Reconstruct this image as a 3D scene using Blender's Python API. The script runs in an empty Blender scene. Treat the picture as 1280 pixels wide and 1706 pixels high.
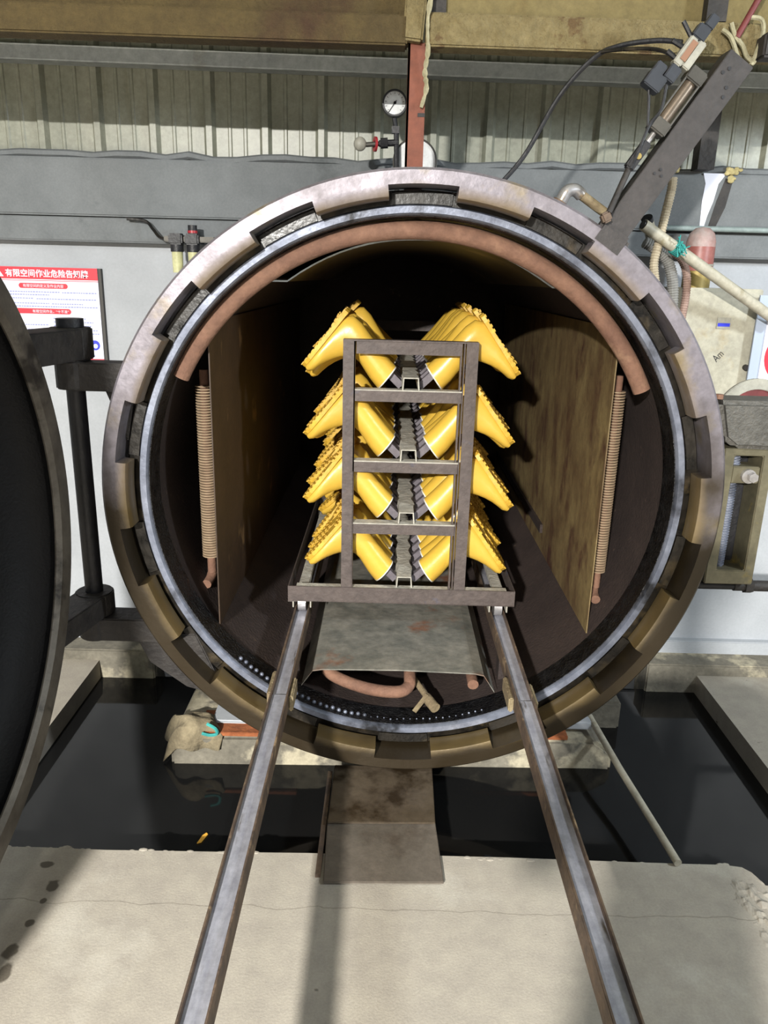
import bpy, bmesh, math, random
from mathutils import Vector, Matrix
R = math.radians
sc = bpy.context.scene
col = sc.collection
random.seed(7)

# ------------------------------------------------------------------ camera
cd = bpy.data.cameras.new('camera')
cd.sensor_fit = 'VERTICAL'
cd.sensor_height = 36.0
cd.lens = 36.0 * 1282.0 / 1706.0
cd.clip_start = 0.02
cam = bpy.data.objects.new('camera', cd)
col.objects.link(cam)
PITCH, ROLL = R(17.0), R(1.5)
cam.matrix_world = (Matrix.Translation((0, 0, 1.65)) @ Matrix.Rotation(R(90) - PITCH, 4, 'X')
                    @ Matrix.Rotation(ROLL, 4, 'Z'))
sc.camera = cam

# ------------------------------------------------------------------ world, lamps, exposure
w = bpy.data.worlds.new('hall_ambient')
w.use_nodes = True
w.node_tree.nodes['Background'].inputs[0].default_value = (0.86, 0.93, 1.0, 1)
w.node_tree.nodes['Background'].inputs[1].default_value = 0.24
sc.world = w
vs = sc.view_settings
vs.view_transform = 'Standard'
vs.look = 'None'
vs.exposure = 0.0
vs.gamma = 1.0
vs.use_curve_mapping = False


def lamp(name, loc, target, power, size, color):
    ld = bpy.data.lights.new(name, 'AREA')
    ld.shape = 'DISK'
    ld.size = size
    ld.energy = power
    ld.color = color
    o = bpy.data.objects.new(name, ld)
    col.objects.link(o)
    o.location = loc
    o.rotation_euler = (Vector(target) - Vector(loc)).to_track_quat('-Z', 'Y').to_euler()
    return o


lamp('high_bay_lamp', (-1.6, -4.5, 3.15), (-1.58, -4.28, 0.1), 2800, 0.28, (1.0, 0.97, 0.91))
lamp('added_fill_light', (-0.5, -3.5, 3.95), (0.1, 2.4, 0.9), 60, 0.5, (1.0, 0.97, 0.92))  # weak fill light added out of view to lift the shade, no fixture
lamp('wall_side_lamp', (2.7, 0.9, 2.36), (0.4, 2.6, 1.2), 60, 0.3, (0.86, 0.94, 1.0))


# ------------------------------------------------------------------ helpers
def hexc(h):
    h = h.lstrip('#')
    v = [int(h[i:i + 2], 16) / 255 for i in (0, 2, 4)]
    return tuple((c / 12.92 if c <= 0.04045 else ((c + 0.055) / 1.055) ** 2.4) for c in v) + (1,)


def mat(name, c1, c2=None, scale=6, rough=0.6, rough2=None, metal=0.0, bump=0.0, bscale=60, c3=None, s3=2.0, t3=0.55,
        stretch=None, w3=0.08, spec=0.5, coat=0.0, fine=38, fine_amt=0.22):
    m = bpy.data.materials.new(name)
    m.use_nodes = True
    nt = m.node_tree
    N, L = nt.nodes, nt.links
    b = N['Principled BSDF']
    b.inputs['Roughness'].default_value = rough
    b.inputs['Metallic'].default_value = metal
    b.inputs['Specular IOR Level'].default_value = spec
    b.inputs['Coat Weight'].default_value = coat
    b.inputs['Base Color'].default_value = hexc(c1)
    tc = N.new('ShaderNodeTexCoord')
    mp = N.new('ShaderNodeMapping')
    if stretch:
        mp.inputs['Scale'].default_value = stretch
    L.new(tc.outputs['Object'], mp.inputs['Vector'])
    src = None
    if c2:
        n = N.new('ShaderNodeTexNoise')
        n.inputs['Scale'].default_value = scale
        n.inputs['Detail'].default_value = 6
        n.inputs['Roughness'].default_value = 0.62
        L.new(mp.outputs[0], n.inputs['Vector'])
        r = N.new('ShaderNodeValToRGB')
        r.color_ramp.elements[0].position = 0.34
        r.color_ramp.elements[1].position = 0.66
        r.color_ramp.elements[0].color = hexc(c1)
        r.color_ramp.elements[1].color = hexc(c2)
        L.new(n.outputs['Fac'], r.inputs['Fac'])
        src = r.outputs['Color']
        if rough2 is not None:
            mr = N.new('ShaderNodeMapRange')
            mr.inputs['From Min'].default_value = 0.3
            mr.inputs['From Max'].default_value = 0.7
            mr.inputs['To Min'].default_value = rough
            mr.inputs['To Max'].default_value = rough2
            L.new(n.outputs['Fac'], mr.inputs['Value'])
            L.new(mr.outputs[0], b.inputs['Roughness'])
    if c3:
        n3 = N.new('ShaderNodeTexNoise')
        n3.inputs['Scale'].default_value = s3
        n3.inputs['Detail'].default_value = 8
        n3.inputs['Roughness'].default_value = 0.6
        L.new(mp.outputs[0], n3.inputs['Vector'])
        r3 = N.new('ShaderNodeValToRGB')
        r3.color_ramp.elements[0].position = t3
        r3.color_ramp.elements[1].position = t3 + w3
        L.new(n3.outputs['Fac'], r3.inputs['Fac'])
        mx = N.new('ShaderNodeMix')
        mx.data_type = 'RGBA'
        L.new(r3.outputs['Color'], mx.inputs['Factor'])
        if src:
            L.new(src, mx.inputs['A'])
        else:
            mx.inputs['A'].default_value = hexc(c1)
        mx.inputs['B'].default_value = hexc(c3)
        src = mx.outputs['Result']
    if src and c2:
        # fine speckle of dust and wear
        nf = N.new('ShaderNodeTexNoise')
        nf.inputs['Scale'].default_value = fine
        nf.inputs['Detail'].default_value = 8
        nf.inputs['Roughness'].default_value = 0.75
        L.new(tc.outputs['Object'], nf.inputs['Vector'])
        rf_ = N.new('ShaderNodeMapRange')
        rf_.inputs['From Min'].default_value = 0.3
        rf_.inputs['From Max'].default_value = 0.7
        rf_.inputs['To Min'].default_value = 1 - fine_amt
        rf_.inputs['To Max'].default_value = 1 + fine_amt
        L.new(nf.outputs['Fac'], rf_.inputs['Value'])
        vm = N.new('ShaderNodeVectorMath')
        vm.operation = 'SCALE'
        L.new(src, vm.inputs[0])
        L.new(rf_.outputs[0], vm.inputs['Scale'])
        src = vm.outputs[0]
    if src:
        L.new(src, b.inputs['Base Color'])
    if bump:
        nb = N.new('ShaderNodeTexNoise')
        nb.inputs['Scale'].default_value = bscale
        nb.inputs['Detail'].default_value = 5
        L.new(mp.outputs[0], nb.inputs['Vector'])
        bp = N.new('ShaderNodeBump')
        bp.inputs['Strength'].default_value = bump
        bp.inputs['Distance'].default_value = 0.01
        L.new(nb.outputs['Fac'], bp.inputs['Height'])
        L.new(bp.outputs[0], b.inputs['Normal'])
    return m


class MB:
    def __init__(s):
        s.bm = bmesh.new()

    def _v(s, p):
        return s.bm.verts.new(p)

    def face(s, vs_):
        try:
            return s.bm.faces.new(vs_)
        except ValueError:
            return None

    def poly(s, pts):
        return s.face([s._v(p) for p in pts])

    def box(s, c, d, rot=None):
        M = Matrix.Translation(c) @ (rot.to_4x4() if rot else Matrix.Identity(4))
        x, y, z = d[0] / 2, d[1] / 2, d[2] / 2
        v = [s._v(M @ Vector((a * x, b * y, e * z))) for a in (-1, 1) for b in (-1, 1) for e in (-1, 1)]
        for f in ((0, 1, 3, 2), (4, 6, 7, 5), (0, 4, 5, 1), (2, 3, 7, 6), (0, 2, 6, 4), (1, 5, 7, 3)):
            s.face([v[i] for i in f])
        return s

    def bb(s, x0, x1, y0, y1, z0, z1):
        return s.box(((x0 + x1) / 2, (y0 + y1) / 2, (z0 + z1) / 2), (x1 - x0, y1 - y0, z1 - z0))

    def bar(s, p0, p1, wd, th, up=(0, 1, 0)):
        """rectangular bar from p0 to p1; th along 'up', wd across"""
        p0, p1 = Vector(p0), Vector(p1)
        a = (p1 - p0)
        ln = a.length
        a.normalize()
        u = Vector(up)
        u = (u - a * u.dot(a)).normalized()
        c = a.cross(u)
        rot = Matrix((a, c, u)).transposed()
        return s.box((p0 + p1) / 2, (ln, wd, th), rot)

    def loop_tube(s, rings, closed=False, cap=True):
        vr = [[s._v(p) for p in r] for r in rings]
        n = len(vr[0])
        m = len(vr)
        for i in range(m if closed else m - 1):
            a, b = vr[i], vr[(i + 1) % m]
            for j in range(n):
                s.face([a[j], a[(j + 1) % n], b[(j + 1) % n], b[j]])
        if cap and not closed:
            s.face(list(reversed(vr[0])))
            s.face(vr[-1])
        return s

    def tube(s, path, r, seg=10, closed=False, radii=None, cap=True):
        P = [Vector(p) for p in path]
        n = len(P)
        rings = []
        ref = None
        for i in range(n):
            if closed:
                t = P[(i + 1) % n] - P[i - 1]
            else:
                t = P[min(i + 1, n - 1)] - P[max(i - 1, 0)]
            t.normalize()
            if ref is None:
                ref = Vector((0, 0, 1)) if abs(t.z) < 0.9 else Vector((0, 1, 0))
            u = (ref - t * ref.dot(t)).normalized()
            ref = u
            v = t.cross(u)
            rr = radii[i] if radii else r
            rings.append([P[i] + (u * math.cos(k * 2 * math.pi / seg) + v * math.sin(k * 2 * math.pi / seg)) * rr
                          for k in range(seg)])
        return s.loop_tube(rings, closed, cap)

    def cyl(s, p0, p1, r, seg=16, r2=None):
        return s.tube([p0, p1], r, seg, radii=[r, r if r2 is None else r2])

    def lathe(s, prof, M, seg=64, closed=True, a0=0.0, a1=2 * math.pi):
        """prof: (radius, along) pairs, axis = local Y of M; angle measured in local XZ"""
        full = abs(a1 - a0 - 2 * math.pi) < 1e-6
        n = seg if full else seg + 1
        rings = []
        for k in range(n):
            a = a0 + (a1 - a0) * k / seg
            rings.append([s._v(M @ Vector((r * math.cos(a), y, r * math.sin(a)))) for r, y in prof])
        m = len(prof)
        for k in range(seg):
            A, B = rings[k], rings[(k + 1) % n]
            for j in range(m if closed else m - 1):
                q = (j + 1) % m
                s.face([A[j], B[j], B[q], A[q]])
        if not full and closed:
            s.face(rings[0])
            s.face(list(reversed(rings[-1])))
        return s

    def extrude(s, pts, vec):
        """closed polygon pts extruded by vec"""
        v = Vector(vec)
        a = [s._v(p) for p in pts]
        b = [s._v(Vector(p) + v) for p in pts]
        s.face(a)
        s.face(list(reversed(b)))
        n = len(a)
        for i in range(n):
            s.face([a[i], b[i], b[(i + 1) % n], a[(i + 1) % n]])
        return s

    def ball(s, c, r, u=10, v=6, sc_=(1, 1, 1)):
        bmesh.ops.create_uvsphere(s.bm, u_segments=u, v_segments=v, radius=r,
                                  matrix=Matrix.Translation(c) @ Matrix.Diagonal((*sc_, 1)))
        return s

    def mesh(s, name, m, smooth=False, bevel=0.0):
        bm = s.bm
        bmesh.ops.remove_doubles(bm, verts=bm.verts, dist=1e-6)
        bmesh.ops.recalc_face_normals(bm, faces=bm.faces)
        if bevel:
            es = [e for e in bm.edges if len(e.link_faces) == 2 and e.calc_face_angle(0) > 0.6]
            bmesh.ops.bevel(bm, geom=es, offset=bevel, segments=2, affect='EDGES', clamp_overlap=True)
        me = bpy.data.meshes.new(name)
        bm.to_mesh(me)
        bm.free()
        me.materials.append(m)
        if smooth:
            me.polygons.foreach_set('use_smooth', [True] * len(me.polygons))
            me.set_sharp_from_angle(angle=R(38))
        return me

    def build(s, name, m, parent=None, smooth=False, bevel=0.0, label=None):
        o = bpy.data.objects.new(name, s.mesh(name, m, smooth, bevel))
        col.objects.link(o)
        adopt(o, parent)
        if label:
            o['label'] = label
        return o


def adopt(o, parent):
    if parent:
        o.parent = parent
        if parent.type == 'EMPTY':
            o.matrix_parent_inverse = Matrix.Translation(-parent.location)


def tag(o, label, cat, group=None, kind=None):
    o['label'] = label
    o['category'] = cat
    if group:
        o['group'] = group
    if kind:
        o['kind'] = kind
    return o


def thing(name, loc, label, cat, group=None):
    o = bpy.data.objects.new(name, None)
    o.empty_display_size = 0.05
    col.objects.link(o)
    o.location = loc
    return tag(o, label, cat, group)


def structure(o):
    o['kind'] = 'structure'
    return o


def arc(cx, cz, r, a0, a1, n, y):
    return [(cx + r * math.cos(R(a0 + (a1 - a0) * i / n)), y, cz + r * math.sin(R(a0 + (a1 - a0) * i / n))) for i in range(n + 1)]


def smoothpath(pts, n=8):
    P = [Vector(p) for p in pts]
    out = []
    for i in range(len(P) - 1):
        p0, p1, p2, p3 = P[max(i - 1, 0)], P[i], P[i + 1], P[min(i + 2, len(P) - 1)]
        for k in range(n):
            t = k / n
            out.append(0.5 * ((2 * p1) + (p2 - p0) * t + (2 * p0 - 5 * p1 + 4 * p2 - p3) * t * t
                              + (3 * p1 - p0 - 3 * p2 + p3) * t ** 3))
    out.append(P[-1])
    return out


# ------------------------------------------------------------------ materials
M = {}
M['concrete'] = mat('floor_concrete', '#a39c8f', '#979085', 14, 0.85, fine=150, fine_amt=0.12, bump=0.12, bscale=170, c3='#b6b1a5', s3=1.6, t3=0.56, w3=0.14)
M['pit'] = mat('pit_wall_concrete', '#4a463e', '#2c2a26', 6, 0.8, bump=0.4, bscale=30)
M['plaster'] = mat('white_wall_plaster', '#a9adb2', '#9ea2a7', 5, 0.8, fine=90, fine_amt=0.07, bump=0.15, bscale=12, c3='#90969a', s3=1.8, t3=0.6, w3=0.15)
M['lintel'] = mat('grey_lintel_concrete', '#74787a', '#676b6d', 7, 0.85, fine=120, fine_amt=0.12, bump=0.25, bscale=18, c3='#565a5b', s3=3, t3=0.62, w3=0.08)
M['cladding'] = mat('cladding_sheet_paint', '#919284', '#86887a', 3, 0.38, metal=0.0, stretch=(6, 1, 0.4), c3='#75725f', s3=1.2, t3=0.62, w3=0.1)
M['roof'] = mat('roof_sheet_paint', '#9aa08c', '#86907c', 4, 0.6)
M['galv'] = mat('galvanised_steel', '#aeb4b6', '#9aa0a3', 10, 0.5, metal=0.35, c3='#86847a', s3=3, t3=0.62)
M['beamrust'] = mat('dusty_brown_beam', '#43371f', '#524527', 5, 0.9, bump=0.8, bscale=110, c3='#3c2919', s3=2.4, t3=0.58, w3=0.12)
M['beamdust'] = mat('caked_yellow_dust', '#7d7150', '#6f6241', 30, 0.95, bump=1.0, bscale=130, c3='#5d4a30', s3=9, t3=0.6, w3=0.05)
M['beamweb'] = mat('smooth_tan_dust', '#746845', '#6b5f3c', 4, 0.9, bump=0.5, bscale=40, c3='#6d5c38', s3=2, t3=0.6, w3=0.1)
M['orange'] = mat('orange_primer', '#77422f', '#683726', 9, 0.7, bump=0.2, bscale=40)
M['black'] = mat('black_paint', '#17171a', '#222226', 12, 0.5, bump=0.2, bscale=80)
M['greasy'] = mat('black_grease', '#12110f', '#211c15', 22, 0.22, rough2=0.5, bump=0.1, bscale=90, c3='#463b28', s3=8, t3=0.56, w3=0.15)
M['hinge'] = mat('dusty_black_steel', '#221f1e', '#322e2b', 16, 0.65, bump=0.4, bscale=60)
M['doorblack'] = mat('black_tarred_steel', '#060608', '#0a0a0c', 26, 0.6, spec=0.25, bump=0.2, bscale=120, c3='#26262b', s3=70, t3=0.7, w3=0.02)
M['rim'] = mat('door_rim_steel', '#6a645b', '#544e46', 9, 0.45, metal=0.4, c3='#2d2924', s3=5, t3=0.55)
M['seal'] = mat('polished_seal_steel', '#8a90a0', '#5f6472', 9, 0.34, rough2=0.5, metal=0.5, bump=0.08, bscale=80, c3='#26272b', s3=5, t3=0.51, w3=0.14)
M['rubber'] = mat('wet_black_gasket', '#08080a', '#101012', 30, 0.22, rough2=0.5, bump=0.9, bscale=110)
M['shell'] = mat('burnt_brown_shell', '#352a26', '#2b211e', 5, 0.75, bump=0.35, bscale=90, c3='#5a4a3e', s3=18, t3=0.66, w3=0.06)
M['shellout'] = mat('vessel_outer_paint', '#5c6061', '#4b4e4f', 6, 0.7)
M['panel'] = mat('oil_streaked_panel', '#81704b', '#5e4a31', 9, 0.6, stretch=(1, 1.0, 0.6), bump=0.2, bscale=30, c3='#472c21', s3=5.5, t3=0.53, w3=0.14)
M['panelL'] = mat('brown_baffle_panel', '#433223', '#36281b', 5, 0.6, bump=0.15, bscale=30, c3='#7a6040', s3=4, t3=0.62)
M['arch'] = mat('brown_arch_sheet', '#43371f', '#2c2316', 4, 0.5, c3='#6f5d3a', s3=3, t3=0.6)
M['rustpipe'] = mat('pale_rust_pipe', '#7c5c4a', '#65483a', 9, 0.85, bump=0.3, bscale=80, c3='#96765e', s3=6, t3=0.58, w3=0.12)
M['fin'] = mat('fin_tube_tan', '#a08c72', '#907a62', 20, 0.8)
M['rail'] = mat('worn_rail_steel', '#b6b7c0', '#999aa6', 18, 0.32, rough2=0.5, metal=0.4, stretch=(3, 0.5, 3), c3='#5c544c', s3=7, t3=0.64)
M['railside'] = mat('rusty_rail_side', '#6e5b4a', '#4d423b', 14, 0.65, metal=0.2, bump=0.3, bscale=70, c3='#9a8468', s3=9, t3=0.6)
M['cart'] = mat('brown_grey_cart_steel', '#4c4340', '#584e4a', 22, 0.6, metal=0.15, bump=0.25, bscale=60, c3='#4a4a58', s3=7, t3=0.6)
M['cartdust'] = mat('dusty_grey_channel', '#b2aea2', '#9a968c', 22, 0.85, bump=0.4, bscale=70)
M['finger'] = mat('grey_finger_bar', '#5c565c', '#6a646a', 30, 0.6, bump=0.2)
M['bracket'] = mat('yellowish_rust', '#8d7f62', '#6e5f49', 16, 0.8, bump=0.5, bscale=60)
M['drip'] = mat('stained_grey_sheet', '#8a877e', '#676862', 11, 0.5, metal=0.2, bump=0.2, bscale=30, c3='#7c5a48', s3=4.5, t3=0.58, w3=0.1)
M['boot'] = mat('yellow_rubber', '#d3ad46', '#cca53e', 5, fine_amt=0.04, rough=0.33, bump=0.12, bscale=26, coat=0.15)
M['sole'] = mat('yellow_sole_rubber', '#d3aa3e', '#c79d34', 12, 0.5, bump=0.2, bscale=80)
M['lining'] = mat('white_fabric_lining', '#d8d6cc', '#c4c2b8', 30, 0.9)
M['last'] = mat('grey_boot_last', '#4b484a', '#3c393b', 20, 0.6)
M['plate'] = mat('bridge_plate_steel', '#665e55', '#565048', 8, 0.55, metal=0.15, bump=0.08, bscale=120, c3='#4a4037', s3=4, t3=0.58, w3=0.15)
M['platewet'] = mat('oily_bridge_plate', '#4a4033', '#5a5044', 6, 0.3, rough2=0.5, metal=0.1, bump=0.08, bscale=90, c3='#2a2013', s3=6, t3=0.5, w3=0.12)
M['block'] = mat('plinth_concrete', '#7a7568', '#5f5b51', 9, 0.9, bump=0.4, bscale=40, c3='#a8a08a', s3=5, t3=0.52, w3=0.08)
M['rustplate'] = mat('orange_rust', '#9a5a34', '#7c4426', 18, 0.85, bump=0.4)
M['rag'] = mat('dirty_rag', '#8a7f66', '#6a604c', 14, 0.95, bump=0.8, bscale=40)
M['cyan'] = mat('turquoise_string', '#3fa39c', '#2f8a88', 20, 0.8)
M['leaf'] = mat('orange_scrap', '#d9a23a', None, 1, 0.6)
M['white'] = mat('sign_white', '#e6e8f6', None, 1, 0.5)
M['red'] = mat('sign_red', '#e0283a', None, 1, 0.5)
M['redbar'] = mat('sign_red_bar', '#d93a4c', None, 1, 0.5)
M['ink'] = mat('sign_grey_ink', '#8f97c4', None, 1, 0.6)
M['blue'] = mat('sign_blue', '#2a35c8', None, 1, 0.5)
M['yellow'] = mat('sign_yellow', '#d8cf30', None, 1, 0.5)
M['signback'] = mat('sign_edge', '#3d3b38', None, 1, 0.6)
M['bluegrey'] = mat('sign_border', '#a3aec0', None, 1, 0.5)
M['cabinet'] = mat('dirty_cream_cabinet', '#aba796', '#9c9888', 7, 0.5, c3='#9a8455', s3=4.2, t3=0.52, w3=0.16)
M['glass'] = mat('beacon_red_plastic', '#96625b', '#8c4a43', 14, 0.4)
M['beacondust'] = mat('dusty_red_plastic', '#a79c98', '#a07b74', 12, 0.55)
M['brass'] = mat('dull_brass', '#9a8850', '#7d6c3c', 14, 0.5, metal=0.4)
M['hose'] = mat('beige_corrugated_hose', '#b3a892', '#a39780', 20, 0.7)
M['hosegrey'] = mat('grey_corrugated_hose', '#8b8a86', '#7b7a77', 20, 0.7)
M['hosepink'] = mat('pinkish_corrugated_hose', '#9c8378', '#8c7368', 20, 0.7)
M['pvc'] = mat('dirty_pvc_pipe', '#b5b0a0', '#a09a88', 10, 0.5, c3='#8f866c', s3=8, t3=0.6)
M['greypipe'] = mat('grey_green_pipe', '#8b9896', '#7d8a88', 10, 0.5)
M['chrome'] = mat('pipe_fitting_metal', '#b0aeb0', '#96928e', 16, 0.35, metal=0.6, c3='#8a7040', s3=8, t3=0.6)
M['arm'] = mat('dark_grey_arm_steel', '#3e3a39', '#353231', 14, 0.6, metal=0.2, bump=0.25, bscale=70)
M['dial'] = mat('gauge_dial_white', '#d4d6d6', '#c8caca', 8, 0.4)
M['cyl'] = mat('cylinder_barrel', '#8e8070', '#75695c', 14, 0.3, metal=0.6)
M['alu'] = mat('dirty_aluminium', '#55524c', '#45433e', 14, 0.5, metal=0.4)
M['plastic'] = mat('dark_blue_grey_plastic', '#2d3139', '#272b32', 10, 0.5)
M['offwhite'] = mat('offwhite_plastic', '#9c9a8f', '#8b897e', 12, 0.5)
M['salmon'] = mat('orange_label', '#84604a', None, 1, 0.6)
M['bowl'] = mat('clear_yellow_bowl', '#c6c69a', '#b2b086', 10, 0.25)
M['redplastic'] = mat('red_plastic', '#a02c34', None, 1, 0.4)
M['maroon'] = mat('maroon_paint', '#6b2c2c', '#5a2525', 10, 0.6)
M['fibre'] = mat('dusty_cobweb_rope', '#a09a80', '#8a8468', 30, 0.95, bump=0.6)
M['lockblock'] = mat('oily_grey_casting', '#575550', '#46443f', 18, 0.55, metal=0.2, bump=0.5, bscale=90)
M['lockframe'] = mat('oily_olive_steel', '#6a6450', '#54503f', 9, 0.5, metal=0.3, c3='#8a7840', s3=7, t3=0.6)
M['foam'] = mat('yellow_foam_filler', '#b5a878', '#a09468', 20, 0.95, bump=1.0, bscale=50)


def ring_material():
    m = mat('silver_ring_steel', '#8d8890', '#6c666a', 7, 0.36, rough2=0.52, metal=0.4, bump=0.08, bscale=60,
            c3='#80745c', s3=4, t3=0.56, w3=0.12)
    nt = m.node_tree
    N, L = nt.nodes, nt.links
    b = N['Principled BSDF']
    prev = b.inputs['Base Color'].links[0].from_socket
    tc = N.new('ShaderNodeTexCoord')
    sep = N.new('ShaderNodeSeparateXYZ')
    L.new(tc.outputs['Object'], sep.inputs[0])
    nz = N.new('ShaderNodeTexNoise')
    nz.inputs['Scale'].default_value = 5.0
    nz.inputs['Detail'].default_value = 6
    L.new(tc.outputs['Object'], nz.inputs['Vector'])
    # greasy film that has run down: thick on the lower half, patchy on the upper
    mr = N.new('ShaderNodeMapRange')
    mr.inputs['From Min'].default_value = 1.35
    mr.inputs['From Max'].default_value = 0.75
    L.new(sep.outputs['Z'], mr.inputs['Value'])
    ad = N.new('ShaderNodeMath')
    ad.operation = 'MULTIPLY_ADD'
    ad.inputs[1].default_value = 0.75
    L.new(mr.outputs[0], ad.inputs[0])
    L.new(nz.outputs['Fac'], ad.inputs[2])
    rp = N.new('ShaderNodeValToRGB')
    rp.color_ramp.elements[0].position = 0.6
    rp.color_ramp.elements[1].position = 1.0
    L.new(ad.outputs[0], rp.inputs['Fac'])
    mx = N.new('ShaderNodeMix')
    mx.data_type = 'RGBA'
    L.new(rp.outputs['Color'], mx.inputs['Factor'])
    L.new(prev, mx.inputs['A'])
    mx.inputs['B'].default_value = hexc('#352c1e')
    # worn, oil-browned inner edge of the ring and its teeth
    cb = N.new('ShaderNodeCombineXYZ')
    L.new(sep.outputs['X'], cb.inputs[0])
    L.new(sep.outputs['Z'], cb.inputs[2])
    dist = N.new('ShaderNodeVectorMath')
    dist.operation = 'DISTANCE'
    L.new(cb.outputs[0], dist.inputs[0])
    dist.inputs[1].default_value = (0.0853, 0, 0.987)
    jit = N.new('ShaderNodeMath')
    jit.operation = 'MULTIPLY_ADD'
    jit.inputs[1].default_value = 0.07
    L.new(nz.outputs['Fac'], jit.inputs[0])
    L.new(dist.outputs['Value'], jit.inputs[2])
    er = N.new('ShaderNodeMapRange')
    er.inputs['From Min'].default_value = 0.938
    er.inputs['From Max'].default_value = 0.908
    er.inputs['To Max'].default_value = 0.7
    L.new(jit.outputs[0], er.inputs['Value'])
    m2 = N.new('ShaderNodeMix')
    m2.data_type = 'RGBA'
    L.new(er.outputs[0], m2.inputs['Factor'])
    L.new(mx.outputs['Result'], m2.inputs['A'])
    m2.inputs['B'].default_value = hexc('#6d5c3a')
    L.new(m2.outputs['Result'], b.inputs['Base Color'])
    return m


M['ring'] = ring_material()


STAINS = [(-0.949, 1.824, 0.022, 0.014), (-0.899, 1.745, 0.016, 0.026), (-0.902, 1.69, 0.01, 0.012), (-0.903, 1.613, 0.012, 0.012),
          (-0.912, 1.525, 0.018, 0.028), (-0.898, 1.464, 0.02, 0.028)]


def floor_cracks(m):
    nt = m.node_tree
    N, L = nt.nodes, nt.links
    b = N['Principled BSDF']
    prev = b.inputs['Base Color'].links[0].from_socket
    tc = N.new('ShaderNodeTexCoord')
    sep = N.new('ShaderNodeSeparateXYZ')
    L.new(tc.outputs['Object'], sep.inputs[0])
    nz = N.new('ShaderNodeTexNoise')
    nz.inputs['Scale'].default_value = 6
    nz.inputs['Detail'].default_value = 7
    L.new(tc.outputs['Object'], nz.inputs['Vector'])
    a = N.new('ShaderNodeMath')
    a.operation = 'MULTIPLY_ADD'
    a.inputs[1].default_value = 0.06
    L.new(nz.outputs['Fac'], a.inputs[0])
    L.new(sep.outputs['Y'], a.inputs[2])
    d = N.new('ShaderNodeMath')
    d.operation = 'SUBTRACT'
    L.new(a.outputs[0], d.inputs[0])
    d.inputs[1].default_value = 1.72
    ab = N.new('ShaderNodeMath')
    ab.operation = 'ABSOLUTE'
    L.new(d.outputs[0], ab.inputs[0])
    lt = N.new('ShaderNodeMapRange')
    lt.inputs['From Min'].default_value = 0.0
    lt.inputs['From Max'].default_value = 0.0025
    lt.inputs['To Min'].default_value = 0.55
    lt.inputs['To Max'].default_value = 0.0
    L.new(ab.outputs[0], lt.inputs['Value'])
    # dark pock marks
    sp = N.new('ShaderNodeTexNoise')
    sp.inputs['Scale'].default_value = 17
    sp.inputs['Detail'].default_value = 3
    L.new(tc.outputs['Object'], sp.inputs['Vector'])
    rp = N.new('ShaderNodeMapRange')
    rp.inputs['From Min'].default_value = 0.715
    rp.inputs['From Max'].default_value = 0.75
    L.new(sp.outputs['Fac'], rp.inputs['Value'])
    mxm = N.new('ShaderNodeMath')
    mxm.operation = 'MAXIMUM'
    L.new(lt.outputs[0], mxm.inputs[0])
    L.new(rp.outputs[0], mxm.inputs[1])
    # dark drips of spilt oil on the left of the floor
    last = mxm.outputs[0]
    wob = N.new('ShaderNodeTexNoise')
    wob.inputs['Scale'].default_value = 28
    L.new(tc.outputs['Object'], wob.inputs['Vector'])
    for px, py, rx, ry in STAINS:
        mp = N.new('ShaderNodeMapping')
        mp.vector_type = 'POINT'
        mp.inputs['Location'].default_value = (-px / rx, -py / ry, 0)
        mp.inputs['Scale'].default_value = (1 / rx, 1 / ry, 0.0)
        L.new(tc.outputs['Object'], mp.inputs['Vector'])
        ln_ = N.new('ShaderNodeVectorMath')
        ln_.operation = 'LENGTH'
        L.new(mp.outputs[0], ln_.inputs[0])
        ad = N.new('ShaderNodeMath')
        ad.operation = 'MULTIPLY_ADD'
        ad.inputs[1].default_value = 1.6
        L.new(wob.outputs['Fac'], ad.inputs[0])
        L.new(ln_.outputs['Value'], ad.inputs[2])
        mr = N.new('ShaderNodeMapRange')
        mr.inputs['From Min'].default_value = 1.55
        mr.inputs['From Max'].default_value = 1.85
        mr.inputs['To Min'].default_value = 1.0
        mr.inputs['To Max'].default_value = 0.0
        L.new(ad.outputs[0], mr.inputs['Value'])
        m2 = N.new('ShaderNodeMath')
        m2.operation = 'MAXIMUM'
        L.new(last, m2.inputs[0])
        L.new(mr.outputs[0], m2.inputs[1])
        last = m2.outputs[0]
    mx = N.new('ShaderNodeMix')
    mx.data_type = 'RGBA'
    L.new(last, mx.inputs['Factor'])
    L.new(prev, mx.inputs['A'])
    mx.inputs['B'].default_value = hexc('#5a5348')
    L.new(mx.outputs['Result'], b.inputs['Base Color'])


floor_cracks(M['concrete'])


def water_material():
    m = bpy.data.materials.new('murky_water')
    m.use_nodes = True
    nt = m.node_tree
    b = nt.nodes['Principled BSDF']
    b.inputs['Base Color'].default_value = hexc('#161616')
    b.inputs['Roughness'].default_value = 0.06
    b.inputs['IOR'].default_value = 1.33
    n = nt.nodes.new('ShaderNodeTexNoise')
    n.inputs['Scale'].default_value = 9
    tc = nt.nodes.new('ShaderNodeTexCoord')
    nt.links.new(tc.outputs['Object'], n.inputs['Vector'])
    bp = nt.nodes.new('ShaderNodeBump')
    bp.inputs['Strength'].default_value = 0.03
    bp.inputs['Distance'].default_value = 0.01
    nt.links.new(n.outputs['Fac'], bp.inputs['Height'])
    nt.links.new(bp.outputs[0], b.inputs['Normal'])
    return m


M['water'] = water_material()

CX, CZ, Y0 = 0.0853, 0.987, 2.26          # axis of the vessel, front plane of its locking ring
AX = Matrix.Translation((CX, 0, CZ))       # lathe axis along Y

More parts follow.
